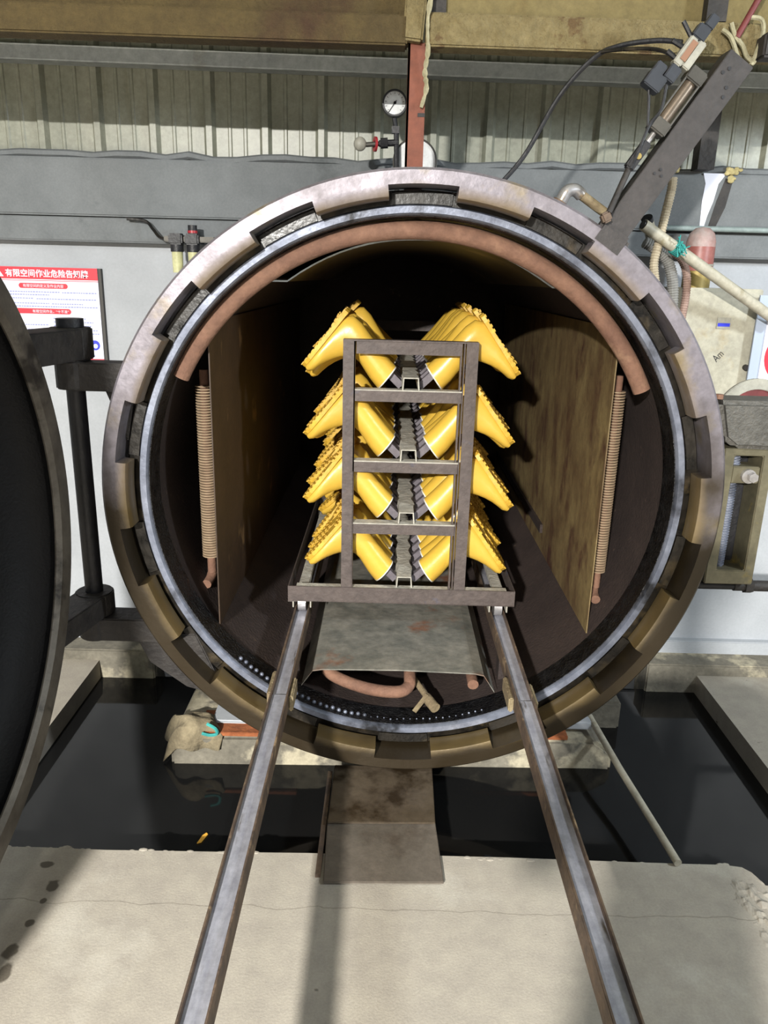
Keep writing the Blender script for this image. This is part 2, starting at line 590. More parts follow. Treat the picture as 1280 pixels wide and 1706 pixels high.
# ------------------------------------------------------------------ structure
PX0, PX1, PY0, PY1 = -1.24, 1.40, 1.895, 3.07
f = MB()
edge = [(-5, 1.895)]
xs = [-1.6, -1.24, -1.0, -0.8, -0.6, -0.4, -0.2, 0.0, 0.2, 0.4, 0.6, 0.8, 0.95, 1.04, 1.09, 1.11, 1.12, 1.125]
ys = [1.89, 1.89, 1.892, 1.888, 1.891, 1.893, 1.897, 1.896, 1.9, 1.9, 1.897, 1.894, 1.893, 1.893, 1.885, 1.865, 1.84, 1.815]
edge += list(zip(xs, ys)) + [(1.2, 1.808), (1.45, 1.80), (1.46, 1.80)]
top = [(x, y, 0) for x, y in edge] + [(5, 1.80, 0), (5, -7, 0), (-5, -7, 0)]
f.extrude(top, (0, 0, -0.6))
fl = structure(f.build('floor', M['concrete']))
s1 = MB().bb(PX1, 5, 1.80, 3.07, -0.6, -0.0005)
structure(s1.build('floor_right', M['concrete']))
s2 = MB().bb(-5, PX0, 1.892, 3.07, -0.6, -0.0005)
structure(s2.build('floor_left', M['concrete']))
structure(MB().bb(PX0, PX1, 1.80, 3.07, -0.75, -0.6).build('floor_pit', M['pit']))
# slightly ragged lip along the pit
chips = MB()
for i in range(60):
    x = random.uniform(-1.2, 1.08)
    chips.ball((x, 1.893 + random.uniform(-0.004, 0.003), -0.004), random.uniform(0.004, 0.011), 6, 4, (1.6, 0.8, 0.7))
c_ = chips.build('edge_chips', M['concrete'], fl, smooth=True)
c_['kind'] = 'stuff'
wat = MB()
wat.bb(PX0, PX1, 1.79, 3.07, -0.6, -0.085)
wo = wat.build('pit_water', M['water'])
tag(wo, 'still black water filling the pit under the vessel', 'water', kind='stuff')

# back wall with a round opening for the vessel
wl = MB()
YW, YB = 3.2, 3.36
HR = 0.853
n = 96
rect = []
x0, x1, z0, z1 = -5.0, 5.0, -0.6, 2.06
circ, outer = [], []
for k in range(n):
    a = 2 * math.pi * k / n
    dx, dz = math.cos(a), math.sin(a)
    circ.append((CX + HR * dx, CZ + HR * dz))
    ts = []
    if dx > 1e-9:
        ts.append((x1 - CX) / dx)
    if dx < -1e-9:
        ts.append((x0 - CX) / dx)
    if dz > 1e-9:
        ts.append((z1 - CZ) / dz)
    if dz < -1e-9:
        ts.append((z0 - CZ) / dz)
    t = min(ts)
    outer.append((CX + t * dx, CZ + t * dz))
A = [wl._v((x, YW, z)) for x, z in circ]
B = [wl._v((x, YW, z)) for x, z in outer]
C2 = [wl._v((x, YB, z)) for x, z in circ]
D2 = [wl._v((x, YB, z)) for x, z in outer]
for k in range(n):
    q = (k + 1) % n
    wl.face([A[k], A[q], B[q], B[k]])
    wl.face([C2[k], D2[k], D2[q], C2[q]])
    wl.face([A[k], C2[k], C2[q], A[q]])
wall = structure(wl.build('wall_back', M['plaster']))
# grey lintel in two tiers, ragged mortar on top
lt = MB()
lt.bb(-5, 5, 3.10, 3.21, 1.842, 2.045)
lo = structure(lt.build('trim_1', M['lintel'], bevel=0.006))
l2 = MB().bb(-5, -0.42, 3.12, 3.21, 1.75, 1.84).bb(0.6, 5, 3.12, 3.21, 1.75, 1.84)
structure(l2.build('trim_2', M['lintel'], bevel=0.005))
rg = MB()
path = [(-2.2 + 0.09 * i, 3.125 + random.uniform(-0.012, 0.012), 2.045 + random.uniform(0, 0.02)) for i in range(50)]
rg.tube(path, 0.014, 6)
structure(rg.build('trim_3', M['lintel'], smooth=True))
# wall base: band and ledge
structure(MB().bb(-5, -0.75, 3.165, 3.21, -0.02, 0.11).bb(0.95, 5, 3.165, 3.21, -0.02, 0.11).build('baseboard_back', M['plaster'], bevel=0.004))
structure(MB().bb(-5, -1.0, 3.05, 3.19, -0.4, 0.05).bb(1.18, 5, 3.05, 3.19, -0.4, 0.05).build('trim_4', M['block'], bevel=0.006))

# cladding sheets
def sheet(x0, wd, z0, z1, y, m, name, parent):
    prof = [(0, 0), (0.004, -0.0)]
    pts = []
    nr = int(round(wd / 0.21))
    for i in range(nr):
        b = x0 + i * 0.21
        for dx, dy in ((0.0, 0), (0.012, -0.022), (0.034, -0.022), (0.046, 0), (0.09, 0), (0.094, -0.004), (0.102, -0.004),
                       (0.106, 0), (0.148, 0), (0.152, -0.004), (0.16, -0.004), (0.164, 0)):
            pts.append((b + dx, y + dy))
    pts.append((x0 + wd, y))
    bk = [(px, py + 0.0015) for px, py in reversed(pts)]
    mb = MB()
    mb.extrude([(px, py, z0) for px, py in pts + bk], (0, 0, z1 - z0))
    return mb.build(name, m, parent)


for i in range(6):
    sheet(-2.605 + i * 0.84, 0.848, 2.03, 2.56, 3.185 + (0.003 if i % 2 else 0), M['cladding'], 'cladding_sheet', wall)
# roof: ribbed sheets running towards the viewer and rising
rf = []
slope = math.atan2(0.30, 1.0)
for i in range(6):
    o = sheet(-2.5 + i * 0.84, 0.836, 0.0, 2.5, 0.0, M['roof'], 'roof_sheet', None)
    rf.append(o)
ceil = structure(MB().bb(-5, 5, 0.8, 3.3, 3.30, 3.32).build('ceiling', M['roof']))
ceil.matrix_world = Matrix.Translation((0, 3.3, 2.53)) @ Matrix.Rotation(-slope, 4, 'X') @ Matrix.Translation((0, -3.3, -3.28))
for o in rf:
    o.matrix_world = Matrix.Translation((0, 3.28, 2.53)) @ Matrix.Rotation(R(90) - slope, 4, 'X')
    mw = o.matrix_world.copy()
    o.parent = ceil
    o.matrix_parent_inverse = ceil.matrix_world.inverted()
    o.matrix_basis = mw
# purlin on the wall
PZ0, PZ1 = 2.345, 2.398
pu = MB()
for ya, yb, za, zb_ in ((3.10, 3.112, PZ0, PZ1), (3.10, 3.163, PZ0, PZ0 + 0.007), (3.10, 3.163, PZ1 - 0.007, PZ1)):
    pts = [(-5, za + 5 * 0.012), (5, za - 5 * 0.012), (5, zb_ - 5 * 0.012), (-5, zb_ + 5 * 0.012)]
    pu.extrude([(x, ya, z) for x, z in pts], (0, yb - ya, 0))
po = pu.build('trim_5', M['galv'], bevel=0.002)
structure(po)

# roof beam: dusty chord below a plate web, with stiffeners
rb = thing('roof_beam', (0, 2.4, 2.28), 'dusty brown steel beam running across the top of the picture', 'beam')


def sloped(xa, xb, ya, yb, za, zb_, dz=-0.008):
    # a bar across the view whose right end hangs a little lower
    m_ = MB()
    pts = [(xa, za + dz * xa), (xb, za + dz * xb), (xb, zb_ + dz * xb), (xa, zb_ + dz * xa)]
    m_.extrude([(x, ya, z) for x, z in pts], (0, yb - ya, 0))
    return m_


sloped(-5, 0.03, 2.405, 2.48, 2.262, 2.336).build('chord', M['beamrust'], rb, bevel=0.005)
sloped(0.08, 5, 2.405, 2.48, 2.262, 2.345).build('chord', M['beamdust'], rb, bevel=0.005)
sloped(-5, 0.03, 2.45, 2.462, 2.335, 2.70).build('web', M['beamrust'], rb)
sloped(0.08, 5, 2.45, 2.462, 2.344, 2.70).build('web', M['beamweb'], rb)
MB().bb(0.085, 0.135, 2.43, 2.448, 2.345, 2.70).build('stiffener', M['hinge'], rb)
MB().bb(0.845, 0.90, 2.41, 2.448, 2.34, 2.70).build('stiffener', M['hinge'], rb)
hg = MB()
hg.extrude([(0.018, 2.40, 2.275), (0.072, 2.40, 2.27), (0.08, 2.40, 2.36), (0.084, 2.40, 2.70), (0.028, 2.40, 2.70), (0.022, 2.40, 2.39)], (0, 0.085, 0))
hg.build('hanger_plate', M['beamdust'], rb, bevel=0.006)

ps = MB()
ps.bb(0.034, 0.086, 2.43, 2.436, 1.84, 2.275).bb(0.034, 0.040, 2.43, 2.478, 1.84, 2.275)
pst = ps.build('hanging_post', M['orange'])
tag(pst, 'orange primed angle post standing behind the ring top, below the beam', 'post')
MB().bb(0.066, 0.0865, 2.4285, 2.4375, 2.088, 2.098).build('weld_mark', M['hinge'], pst)
rp_ = smoothpath([(0.108, 2.40, 2.55), (0.094, 2.39, 2.40), (0.084, 2.39, 2.32), (0.088, 2.405, 2.25), (0.082, 2.415, 2.20), (0.088, 2.42, 2.16), (0.075, 2.42, 2.11)], 6)
mr_ = MB().tube(rp_, 0.006, 6, radii=[0.006 + random.uniform(-0.002, 0.003) for _ in rp_])
tag(mr_.build('dusty_rope', M['fibre'], smooth=True), 'dust-caked rope trailing down beside the orange post', 'rope')

# ------------------------------------------------------------------ autoclave
ac = thing('autoclave', (CX, 2.4, -0.02), 'large round steel autoclave, open, with toothed locking ring and dark interior', 'autoclave')
lr = MB()
lr.lathe([(0.908, Y0), (0.943, Y0), (0.95, Y0 + 0.007), (0.95, Y0 + 0.15), (0.908, Y0 + 0.15)], AX, 160)
ring = lr.build('locking_ring', M['ring'], ac, smooth=True)
P14 = 360 / 14
tooth_mesh = None
for k in range(14):
    am = 90 + P14 * (k + 0.5)
    tm = MB()
    half = (P14 - 12.3) / 2
    tm.lathe([(0.9085, Y0 - 0.0004), (0.889, Y0 - 0.0004), (0.878, Y0 + 0.004), (0.873, Y0 + 0.014), (0.873, Y0 + 0.075), (0.9085, Y0 + 0.075)],
             AX, 12, a0=R(am - half), a1=R(am + half))
    o = tm.build('ring_tooth', M['ring'], ring, smooth=True)
# vessel flange behind the ring
fb = MB()
fb.lathe([(0.8625, Y0 + 0.096), (0.902, Y0 + 0.10), (0.902, Y0 + 0.26), (0.8625, Y0 + 0.26)], AX, 128)
fb.build('flange', M['greasy'], ac, smooth=True)
for k in range(14):
    am = 90 + P14 * k
    tm = MB()
    tm.lathe([(0.8635, Y0 + 0.086), (0.8945, Y0 + 0.086), (0.899, Y0 + 0.092), (0.899, Y0 + 0.12), (0.8635, Y0 + 0.12)], AX, 8, a0=R(am - 5.6), a1=R(am + 5.6))
    tm.build('flange_tooth', M['greasy'], ac, smooth=True)
sf = MB()
sf.lathe([(0.8375, Y0 + 0.090), (0.840, Y0 + 0.086), (0.858, Y0 + 0.085), (0.862, Y0 + 0.092), (0.862, Y0 + 0.18), (0.834, Y0 + 0.18), (0.834, Y0 + 0.096)], AX, 160)
sf.build('seal_face', M['seal'], ac, smooth=True)
gk = MB()
gk.lathe([(0.832, Y0 + 0.10), (0.837, Y0 + 0.10), (0.837, Y0 + 0.20), (0.829, Y0 + 0.20)], AX, 128)
gk.build('gasket', M['rubber'], ac, smooth=True)
bd = MB()
for i in range(40):
    a = R(227 + i * 1.6)
    bd.ball((CX + 0.829 * math.cos(a), Y0 + 0.125 + random.uniform(-0.004, 0.004), CZ + 0.829 * math.sin(a)), 0.008 if i < 22 else random.uniform(0.0025, 0.0045), 8, 5)
b_ = bd.build('weld_beads', M['seal'], ac, smooth=True)
b_['kind'] = 'stuff'
sh = MB()
prof = [(0.835, Y0 + 0.19), (0.835, 5.2)] + [(0.835 * math.cos(R(t)), 5.2 + 0.3 * math.sin(R(t))) for t in (15, 30, 45, 60, 75, 89)] \
    + [(0.85 * math.cos(R(t)), 5.2 + 0.32 * math.sin(R(t))) for t in (89, 75, 60, 45, 30, 15)] + [(0.85, 5.2), (0.85, Y0 + 0.19)]
sh.lathe(prof, AX, 96)
sh.build('shell', M['shell'], ac, smooth=True)
# inner lining
XL, XR = -0.563, 0.727
def zshell(x, r=0.834):
    return CZ - math.sqrt(r * r - (x - CX) ** 2)
zb = zshell(XL)
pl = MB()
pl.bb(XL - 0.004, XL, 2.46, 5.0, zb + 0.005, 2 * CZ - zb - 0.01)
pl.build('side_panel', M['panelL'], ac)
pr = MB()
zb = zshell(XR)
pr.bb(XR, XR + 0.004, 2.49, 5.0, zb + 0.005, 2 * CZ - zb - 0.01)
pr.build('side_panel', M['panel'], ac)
MB().bb(XR - 0.012, XR, 3.35, 4.9, 0.545, 0.585).build('panel_strap', M['shell'], ac)
ah = MB()
AY = 2.62
pts = [(-0.44, 1.626), (-0.335, 1.627)]
for k in range(1, 20):
    t = k / 20
    x = -0.335 + t * 0.865
    u = (t - 0.5) * 2
    pts.append((x, 1.627 + 0.139 * (1 - abs(u) ** 2.2)))
pts += [(0.53, 1.629), (0.61, 1.63)]
bk = [(x, z + 0.004) for x, z in reversed(pts)]
ah.extrude([(x, AY, z) for x, z in pts + bk], (0, 2.4, 0))
t = ah.build('arch_sheet', M['arch'], ac, smooth=True)
eb = MB()
bk2 = [(x, z + 0.0055) for x, z in reversed(pts)]
eb.extrude([(x, AY - 0.004, z - 0.0015) for x, z in pts + bk2], (0, 0.004, 0))
eb.build('sheet_edge', M['galv'], t)
# curved steam pipe round the mouth
sp = MB()
sp.tube(arc(CX - 0.012, CZ - 0.005, 0.803, 25.5, 154, 60, 2.425), 0.0275, 14)
sp.build('steam_pipe', M['rustpipe'], ac, smooth=True)
for a in (32, 90, 148):
    p = Vector((CX - 0.012 + 0.796 * math.cos(R(a)), 2.425, CZ - 0.005 + 0.796 * math.sin(R(a))))
    q = Vector((CX + 0.836 * math.cos(R(a)), 2.53, CZ + 0.836 * math.sin(R(a))))
    MB().cyl(p, q, 0.012, 8).build('pipe_bracket', M['rustpipe'], ac)


def fin_tube(x, y, za, zt, r, name):
    ft = MB()
    prof = []
    nf = int((zt - za) / 0.0095)
    ft.cyl((x, y, za - 0.06), (x, y, zt + 0.05), r * 0.5, 12)
    t = ft.build(name, M['rustpipe'], ac, smooth=True)
    fm = MB()
    for i in range(nf):
        z = za + (i + 0.5) * (zt - za) / nf
        fm.tube([(x, y, z - 0.0017), (x, y, z + 0.0017)], r, 20)
    o = fm.build('fins', M['fin'], t, smooth=True)
    o['kind'] = 'stuff'
    e = MB()
    e.tube([(x, y + 0.02, za - 0.06), (x - 0.006, y - 0.005, za - 0.085), (x - 0.01, y - 0.05, za - 0.09)], 0.017, 12)
    e.build('elbow', M['rustpipe'], t, smooth=True)


fin_tube(-0.622, 2.62, 0.665, 1.285, 0.031, 'fin_tube')
fin_tube(0.785, 2.63, 0.64, 1.30, 0.027, 'fin_tube')
# drip sheet between the rails, bottom pipes, tap
dp = MB()
ds = [(-0.275, 0.27), (-0.235, 0.328), (-0.2, 0.334), (0.07, 0.338), (0.33, 0.332), (0.365, 0.325), (0.405, 0.262)]
ds2 = [(x, z - 0.004) for x, z in reversed(ds)]
dp.extrude([(x, 2.41, z) for x, z in ds + ds2], (0, 2.3, 0))
dp.build('drip_sheet', M['drip'], ac)
up = MB()
up.tube(smoothpath([(-0.19, 2.75, 0.285), (-0.20, 2.56, 0.275), (-0.165, 2.50, 0.258), (-0.05, 2.46, 0.235), (0.06, 2.45, 0.228), (0.105, 2.48, 0.235), (0.11, 2.53, 0.26), (0.112, 2.75, 0.285)], 8), 0.022, 12)
up.build('bottom_pipe', M['rustpipe'], ac, smooth=True)
MB().cyl((0.335, 2.455, 0.262), (0.335, 2.9, 0.29), 0.02, 12).build('bottom_pipe', M['rustpipe'], ac, smooth=True)
tp = MB()
tp.cyl((0.125, 2.56, 0.225), (0.19, 2.42, 0.2), 0.012, 10).cyl((0.17, 2.455, 0.206), (0.2, 2.40, 0.196), 0.019, 12)
tp.bar((0.172, 2.44, 0.225), (0.125, 2.40, 0.18), 0.016, 0.006, (0, 0, 1))
tp.build('drain_tap', M['bracket'], ac, smooth=True)
# hinge lugs and saddle
hl = MB()
hl.bar((-0.955, 2.36, 1.385 - 0.045), (-0.76, 2.36, 1.385 - 0.045), 0.09, 0.085, (0, 0, 1))
hl.cyl((-0.955, 2.36, 1.30), (-0.955, 2.36, 1.385), 0.055, 18)
hl.extrude([(-0.86, 2.34, 1.30), (-0.77, 2.34, 1.30), (-0.80, 2.34, 1.14)], (0, 0.03, 0))
hl.build('hinge_lug', M['hinge'], ac, bevel=0.004)
h2 = MB()
h2.bar((-0.955, 2.36, 0.51), (-0.70, 2.36, 0.51), 0.10, 0.08, (0, 0, 1))
h2.cyl((-0.955, 2.36, 0.47), (-0.955, 2.36, 0.55), 0.058, 18)
h2.extrude([(-0.82, 2.34, 0.47), (-0.62, 2.34, 0.49), (-0.52, 2.34, 0.25), (-0.66, 2.34, 0.29), (-0.78, 2.34, 0.38)], (0, 0.03, 0))
h2.build('hinge_lug', M['hinge'], ac, bevel=0.004)
sd = MB()
sa = [(CX + 0.852 * math.cos(R(a)), 2.52, CZ + 0.852 * math.sin(R(a))) for a in range(232, 309, 4)]
sd.extrude([(-0.40, 2.52, 0.08)] + sa + [(0.57, 2.52, 0.08)], (0, 0.08, 0))
sd.build('saddle', M['hinge'], ac)
MB().bar((0.73, 2.66, 0.02), (0.80, 2.66, 0.46), 0.05, 0.08, (0, 1, 0)).build('support_leg', M['hinge'], ac)

# inner rails, carried by posts welded to the shell
RXL, RXR = -0.308, 0.450
def rail_mesh(x, ya, yb, name, parent, top=0.402):
    s_ = MB()
    s_.bb(x - 0.028, x - 0.0225, ya, yb, top - 0.042, top + 0.014).bb(x + 0.0225, x + 0.028, ya, yb, top - 0.042, top + 0.014)
    a = s_.build('side_plate', M['railside'], parent, bevel=0.001)
    b = MB().bb(x - 0.0225, x + 0.0225, ya, yb, top - 0.006, top).build('running_plate', M['rail'], parent)
    return a, b


for x in (RXL, RXR):
    s_ = MB()
    s_.bb(x - 0.028, x - 0.0225, 2.115, 4.9, 0.36, 0.416).bb(x + 0.0225, x + 0.028, 2.115, 4.9, 0.36, 0.416)
    t = s_.build('inner_rail', M['railside'], ac)
    MB().bb(x - 0.0225, x + 0.0225, 2.115, 4.9, 0.392, 0.398).build('running_plate', M['rail'], t)
    for yy in (2.55, 3.3, 4.1):
        MB().bb(x - 0.012, x + 0.012, yy, yy + 0.06, zshell(x) - 0.003, 0.393).build('rail_support', M['shell'], t)
    MB().bb(x - 0.044, x - 0.0285, 2.13, 2.27, 0.352, 0.40).build('joint_plate', M['bracket'], t, bevel=0.004)
    MB().bb(x + 0.0285, x + 0.042, 2.10, 2.22, 0.352, 0.405).build('joint_plate', M['bracket'], t, bevel=0.004)

# outer rails
for x, lab in ((RXL, 'left bright worn steel track rail leading from the floor into the vessel'),
               (RXR, 'right bright worn steel track rail leading from the floor into the vessel')):
    t = thing('track_rail', (x, 1.2, 0), lab, 'rail', 'track rails in front of the vessel')
    rail_mesh(x, 0.30, 2.112, 'track_rail', t, 0.404)
    MB().bb(x - 0.02, x + 0.02, 0.40, 0.44, 0.0, 0.398).bb(x - 0.07, x + 0.07, 0.36, 0.48, 0.0, 0.008).build('leg', M['railside'], t)

# ------------------------------------------------------------------ door, swung open to the left
dr = thing('autoclave_door', (-0.971, 1.32, 0.1), 'round black dished autoclave door swung open at the left edge', 'door')
daz = R(88.0)
u = Vector((math.cos(daz), math.sin(daz), 0))
nn = Vector((math.sin(daz), -math.cos(daz), 0))
# local X -> u, local Y -> -n (so "along" grows away from viewer side), local Z -> z
DM = Matrix.Translation((-0.971, 1.32, 1.015)) @ Matrix((u, -nn, Vector((0, 0, 1)))).transposed().to_4x4() @ Matrix.Diagonal((0.972, 0.972, 0.972, 1))
dm = MB()
dm.lathe([(0.845, 0.0), (0.905, 0.0), (0.91, 0.006), (0.91, 0.1), (0.83, 0.11), (0.83, 0.012)], DM, 128)
rim = dm.build('door_rim', M['rim'], dr, smooth=True)
for k in range(14):
    am = 4 + P14 * k
    tm = MB()
    tm.lathe([(0.909, 0.03), (0.928, 0.03), (0.928, 0.09), (0.909, 0.09)], DM, 10, a0=R(am - 6.2), a1=R(am + 6.2))
    tm.build('door_tooth', M['rim'], rim, smooth=True)
di = MB()
pi_ = [(0.829, 0.016), (0.829, 0.03)] + [(0.829 * math.cos(R(t)), 0.04 + 0.22 * math.sin(R(t))) for t in (5, 15, 25, 35, 45, 55, 65, 75, 85, 89.9)]
po_ = [(0.829 * math.cos(R(t)), 0.06 + 0.24 * math.sin(R(t))) for t in (89.9, 85, 75, 65, 55, 45, 35, 25, 15, 5)] + [(0.829, 0.05)]
di.lathe(pi_ + po_, DM, 96)
di.build('door_dish', M['doorblack'], dr, smooth=True)
da = MB()
da.bar((-0.955, 2.36, 1.435), (-1.02, 2.05, 1.435), 0.11, 0.092, (0, 0, 1))
da.cyl((-0.955, 2.36, 1.389), (-0.955, 2.36, 1.482), 0.062, 20)
da.build('hinge_arm', M['hinge'], dr, bevel=0.004)
d3 = MB()
d3.bar((-0.955, 2.36, 0.59), (-1.02, 2.05, 0.59), 0.11, 0.075, (0, 0, 1))
d3.cyl((-0.955, 2.36, 0.552), (-0.955, 2.36, 0.63), 0.062, 20)
d3.build('hinge_arm', M['hinge'], dr, bevel=0.004)
MB().cyl((-0.955, 2.36, 0.552), (-0.955, 2.36, 1.505), 0.0285, 18).cyl((-0.955, 2.36, 1.483), (-0.955, 2.36, 1.508), 0.04, 18).build('hinge_shaft', M['black'], dr, smooth=True)

# ------------------------------------------------------------------ boot cart
CY0, CY1 = 2.70, 4.02
ct = thing('boot_cart', (0.08, 3.3, 0.40), 'brown steel rack cart on rails carrying yellow boots inside the vessel', 'cart')
CXa, CXb = -0.357, 0.505
def angle_x(y, z0, name='base_bar'):
    m_ = MB()
    m_.bb(CXa, CXb, y, y + 0.005, z0, z0 + 0.062).bb(CXa, CXb, y, y + 0.045, z0, z0 + 0.005)
    return m_.build(name, M['cart'], ct, bevel=0.001)
angle_x(CY0, 0.46)
m_ = MB().bb(CXa, CXb, CY1 - 0.005, CY1, 0.46, 0.522).build('base_bar', M['cart'], ct)
MB().bb(CXa + 0.03, CXb - 0.03, CY0 + 0.005, CY0 + 0.05, 0.505, 0.516).build('sill_bar', M['cartdust'], ct)
for sgn, xe in ((1, CXa), (-1, CXb)):
    MB().bb(min(xe, xe + sgn * 0.004), max(xe, xe + sgn * 0.004), CY0 + 0.005, CY1 - 0.005, 0.466, 0.522).build('side_bar', M['cart'], ct)
    MB().bb(min(xe + sgn * 0.03, xe + sgn * 0.07), max(xe + sgn * 0.03, xe + sgn * 0.07), CY0 + 0.05, CY1 - 0.005, 0.468, 0.49).build('side_channel', M['cartdust'], ct, bevel=0.002)
PXa, PXb = -0.135, 0.292
LV = [1.27, 1.013, 0.777]
for yy, full in ((CY0 + 0.006, True), (CY1 - 0.05, True)):
    for xp in (PXa, PXb):
        pm = MB().bb(xp - 0.021, xp + 0.021, yy, yy + 0.004, 0.51, 1.436)
        e = 1 if xp == PXa else -1
        xe = xp + e * 0.021
        if e > 0:
            pm.bb(xe - 0.004, xe, yy, yy + 0.04, 0.51, 1.436)
        else:
            pm.bb(xe - 0.008, xe - 0.004 + 0.0, yy, yy + 0.04, 0.51, 1.436)
            pm.bb(xe - 0.02, xe - 0.014, yy + 0.006, yy + 0.03, 0.51, 1.42)
        pm.build('post', M['cart'], ct)
    tb = MB().bb(PXa - 0.021, PXb + 0.021, yy - 0.001, yy + 0.045, 1.436, 1.441).bb(PXa + 0.025, PXb - 0.035, yy + 0.004, yy + 0.008, 1.393, 1.436)
    tb.build('top_bar', M['cart'], ct)
    for z in LV:
        cb = MB().bb(PXa + 0.022, PXb - 0.03, yy + 0.004, yy + 0.008, z - 0.042, z - 0.004)
        cb = cb.build('cross_bar', M['cart'], ct)
        MB().bb(PXa + 0.017, PXb - 0.027, yy + 0.004, yy + 0.05, z - 0.004, z).build('bar_flange', M['cartdust'], cb)
NB = 11
BY = [2.80 + 0.104 * i for i in range(NB)]
BASE = [1.27, 1.013, 0.777, 0.522]
SX = 0.083
fdir = Vector((-0.72, 0, 0.69))
for li, z in enumerate(BASE):
    s_ = MB()
    hw = 0.031
    ya, yb = CY0 + 0.012, CY1 - 0.012
    # inverted channel with a wavy bent top edge
    n = 44
    lt_, rt_, lb_, rb_ = [], [], [], []
    for i in range(n + 1):
        y = ya + (yb - ya) * i / n
        wv = 0.006 * math.sin(i * 1.43 + li) if i > 2 else 0
        lt_.append((SX - hw + 0.004 + wv, y, z + 0.044 + 0.3 * wv))
        rt_.append((SX + hw - 0.004 + wv, y, z + 0.044 - 0.3 * wv))
        lb_.append((SX - hw, y, z + 0.001))
        rb_.append((SX + hw, y, z + 0.001))
    VL = [[s_._v(p) for p in row] for row in (lb_, lt_, rt_, rb_)]
    for i in range(n):
        for a in range(3):
            s_.face([VL[a][i], VL[a][i + 1], VL[a + 1][i + 1], VL[a + 1][i]])
    o = s_.build('spine_channel', M['cartdust'], ct)
    md = o.modifiers.new('thickness', 'SOLIDIFY')
    md.thickness = 0.005
    for y in BY:
        for sg in (-1, 1):
            d = Vector((fdir.x * (1 if sg < 0 else -1), 0, fdir.z))
            p0 = Vector((SX + sg * 0.033, y, z + 0.004))
            MB().bar(p0, p0 + d * 0.125, 0.026, 0.03).build('finger', M['finger'], ct)
for xw in (RXL, RXR):
    for yw in (CY0 + 0.06, CY1 - 0.12):
        wm = MB().cyl((xw - 0.015, yw, 0.433), (xw + 0.015, yw, 0.433), 0.034, 20)
        t = wm.build('wheel', M['chrome'], ct, smooth=True)
        MB().bb(xw - 0.036, xw - 0.031, yw - 0.025, yw + 0.025, 0.42, 0.47).bb(xw + 0.031, xw + 0.036, yw - 0.025, yw + 0.025, 0.42, 0.47).build('wheel_fork', M['cartdust'], t)

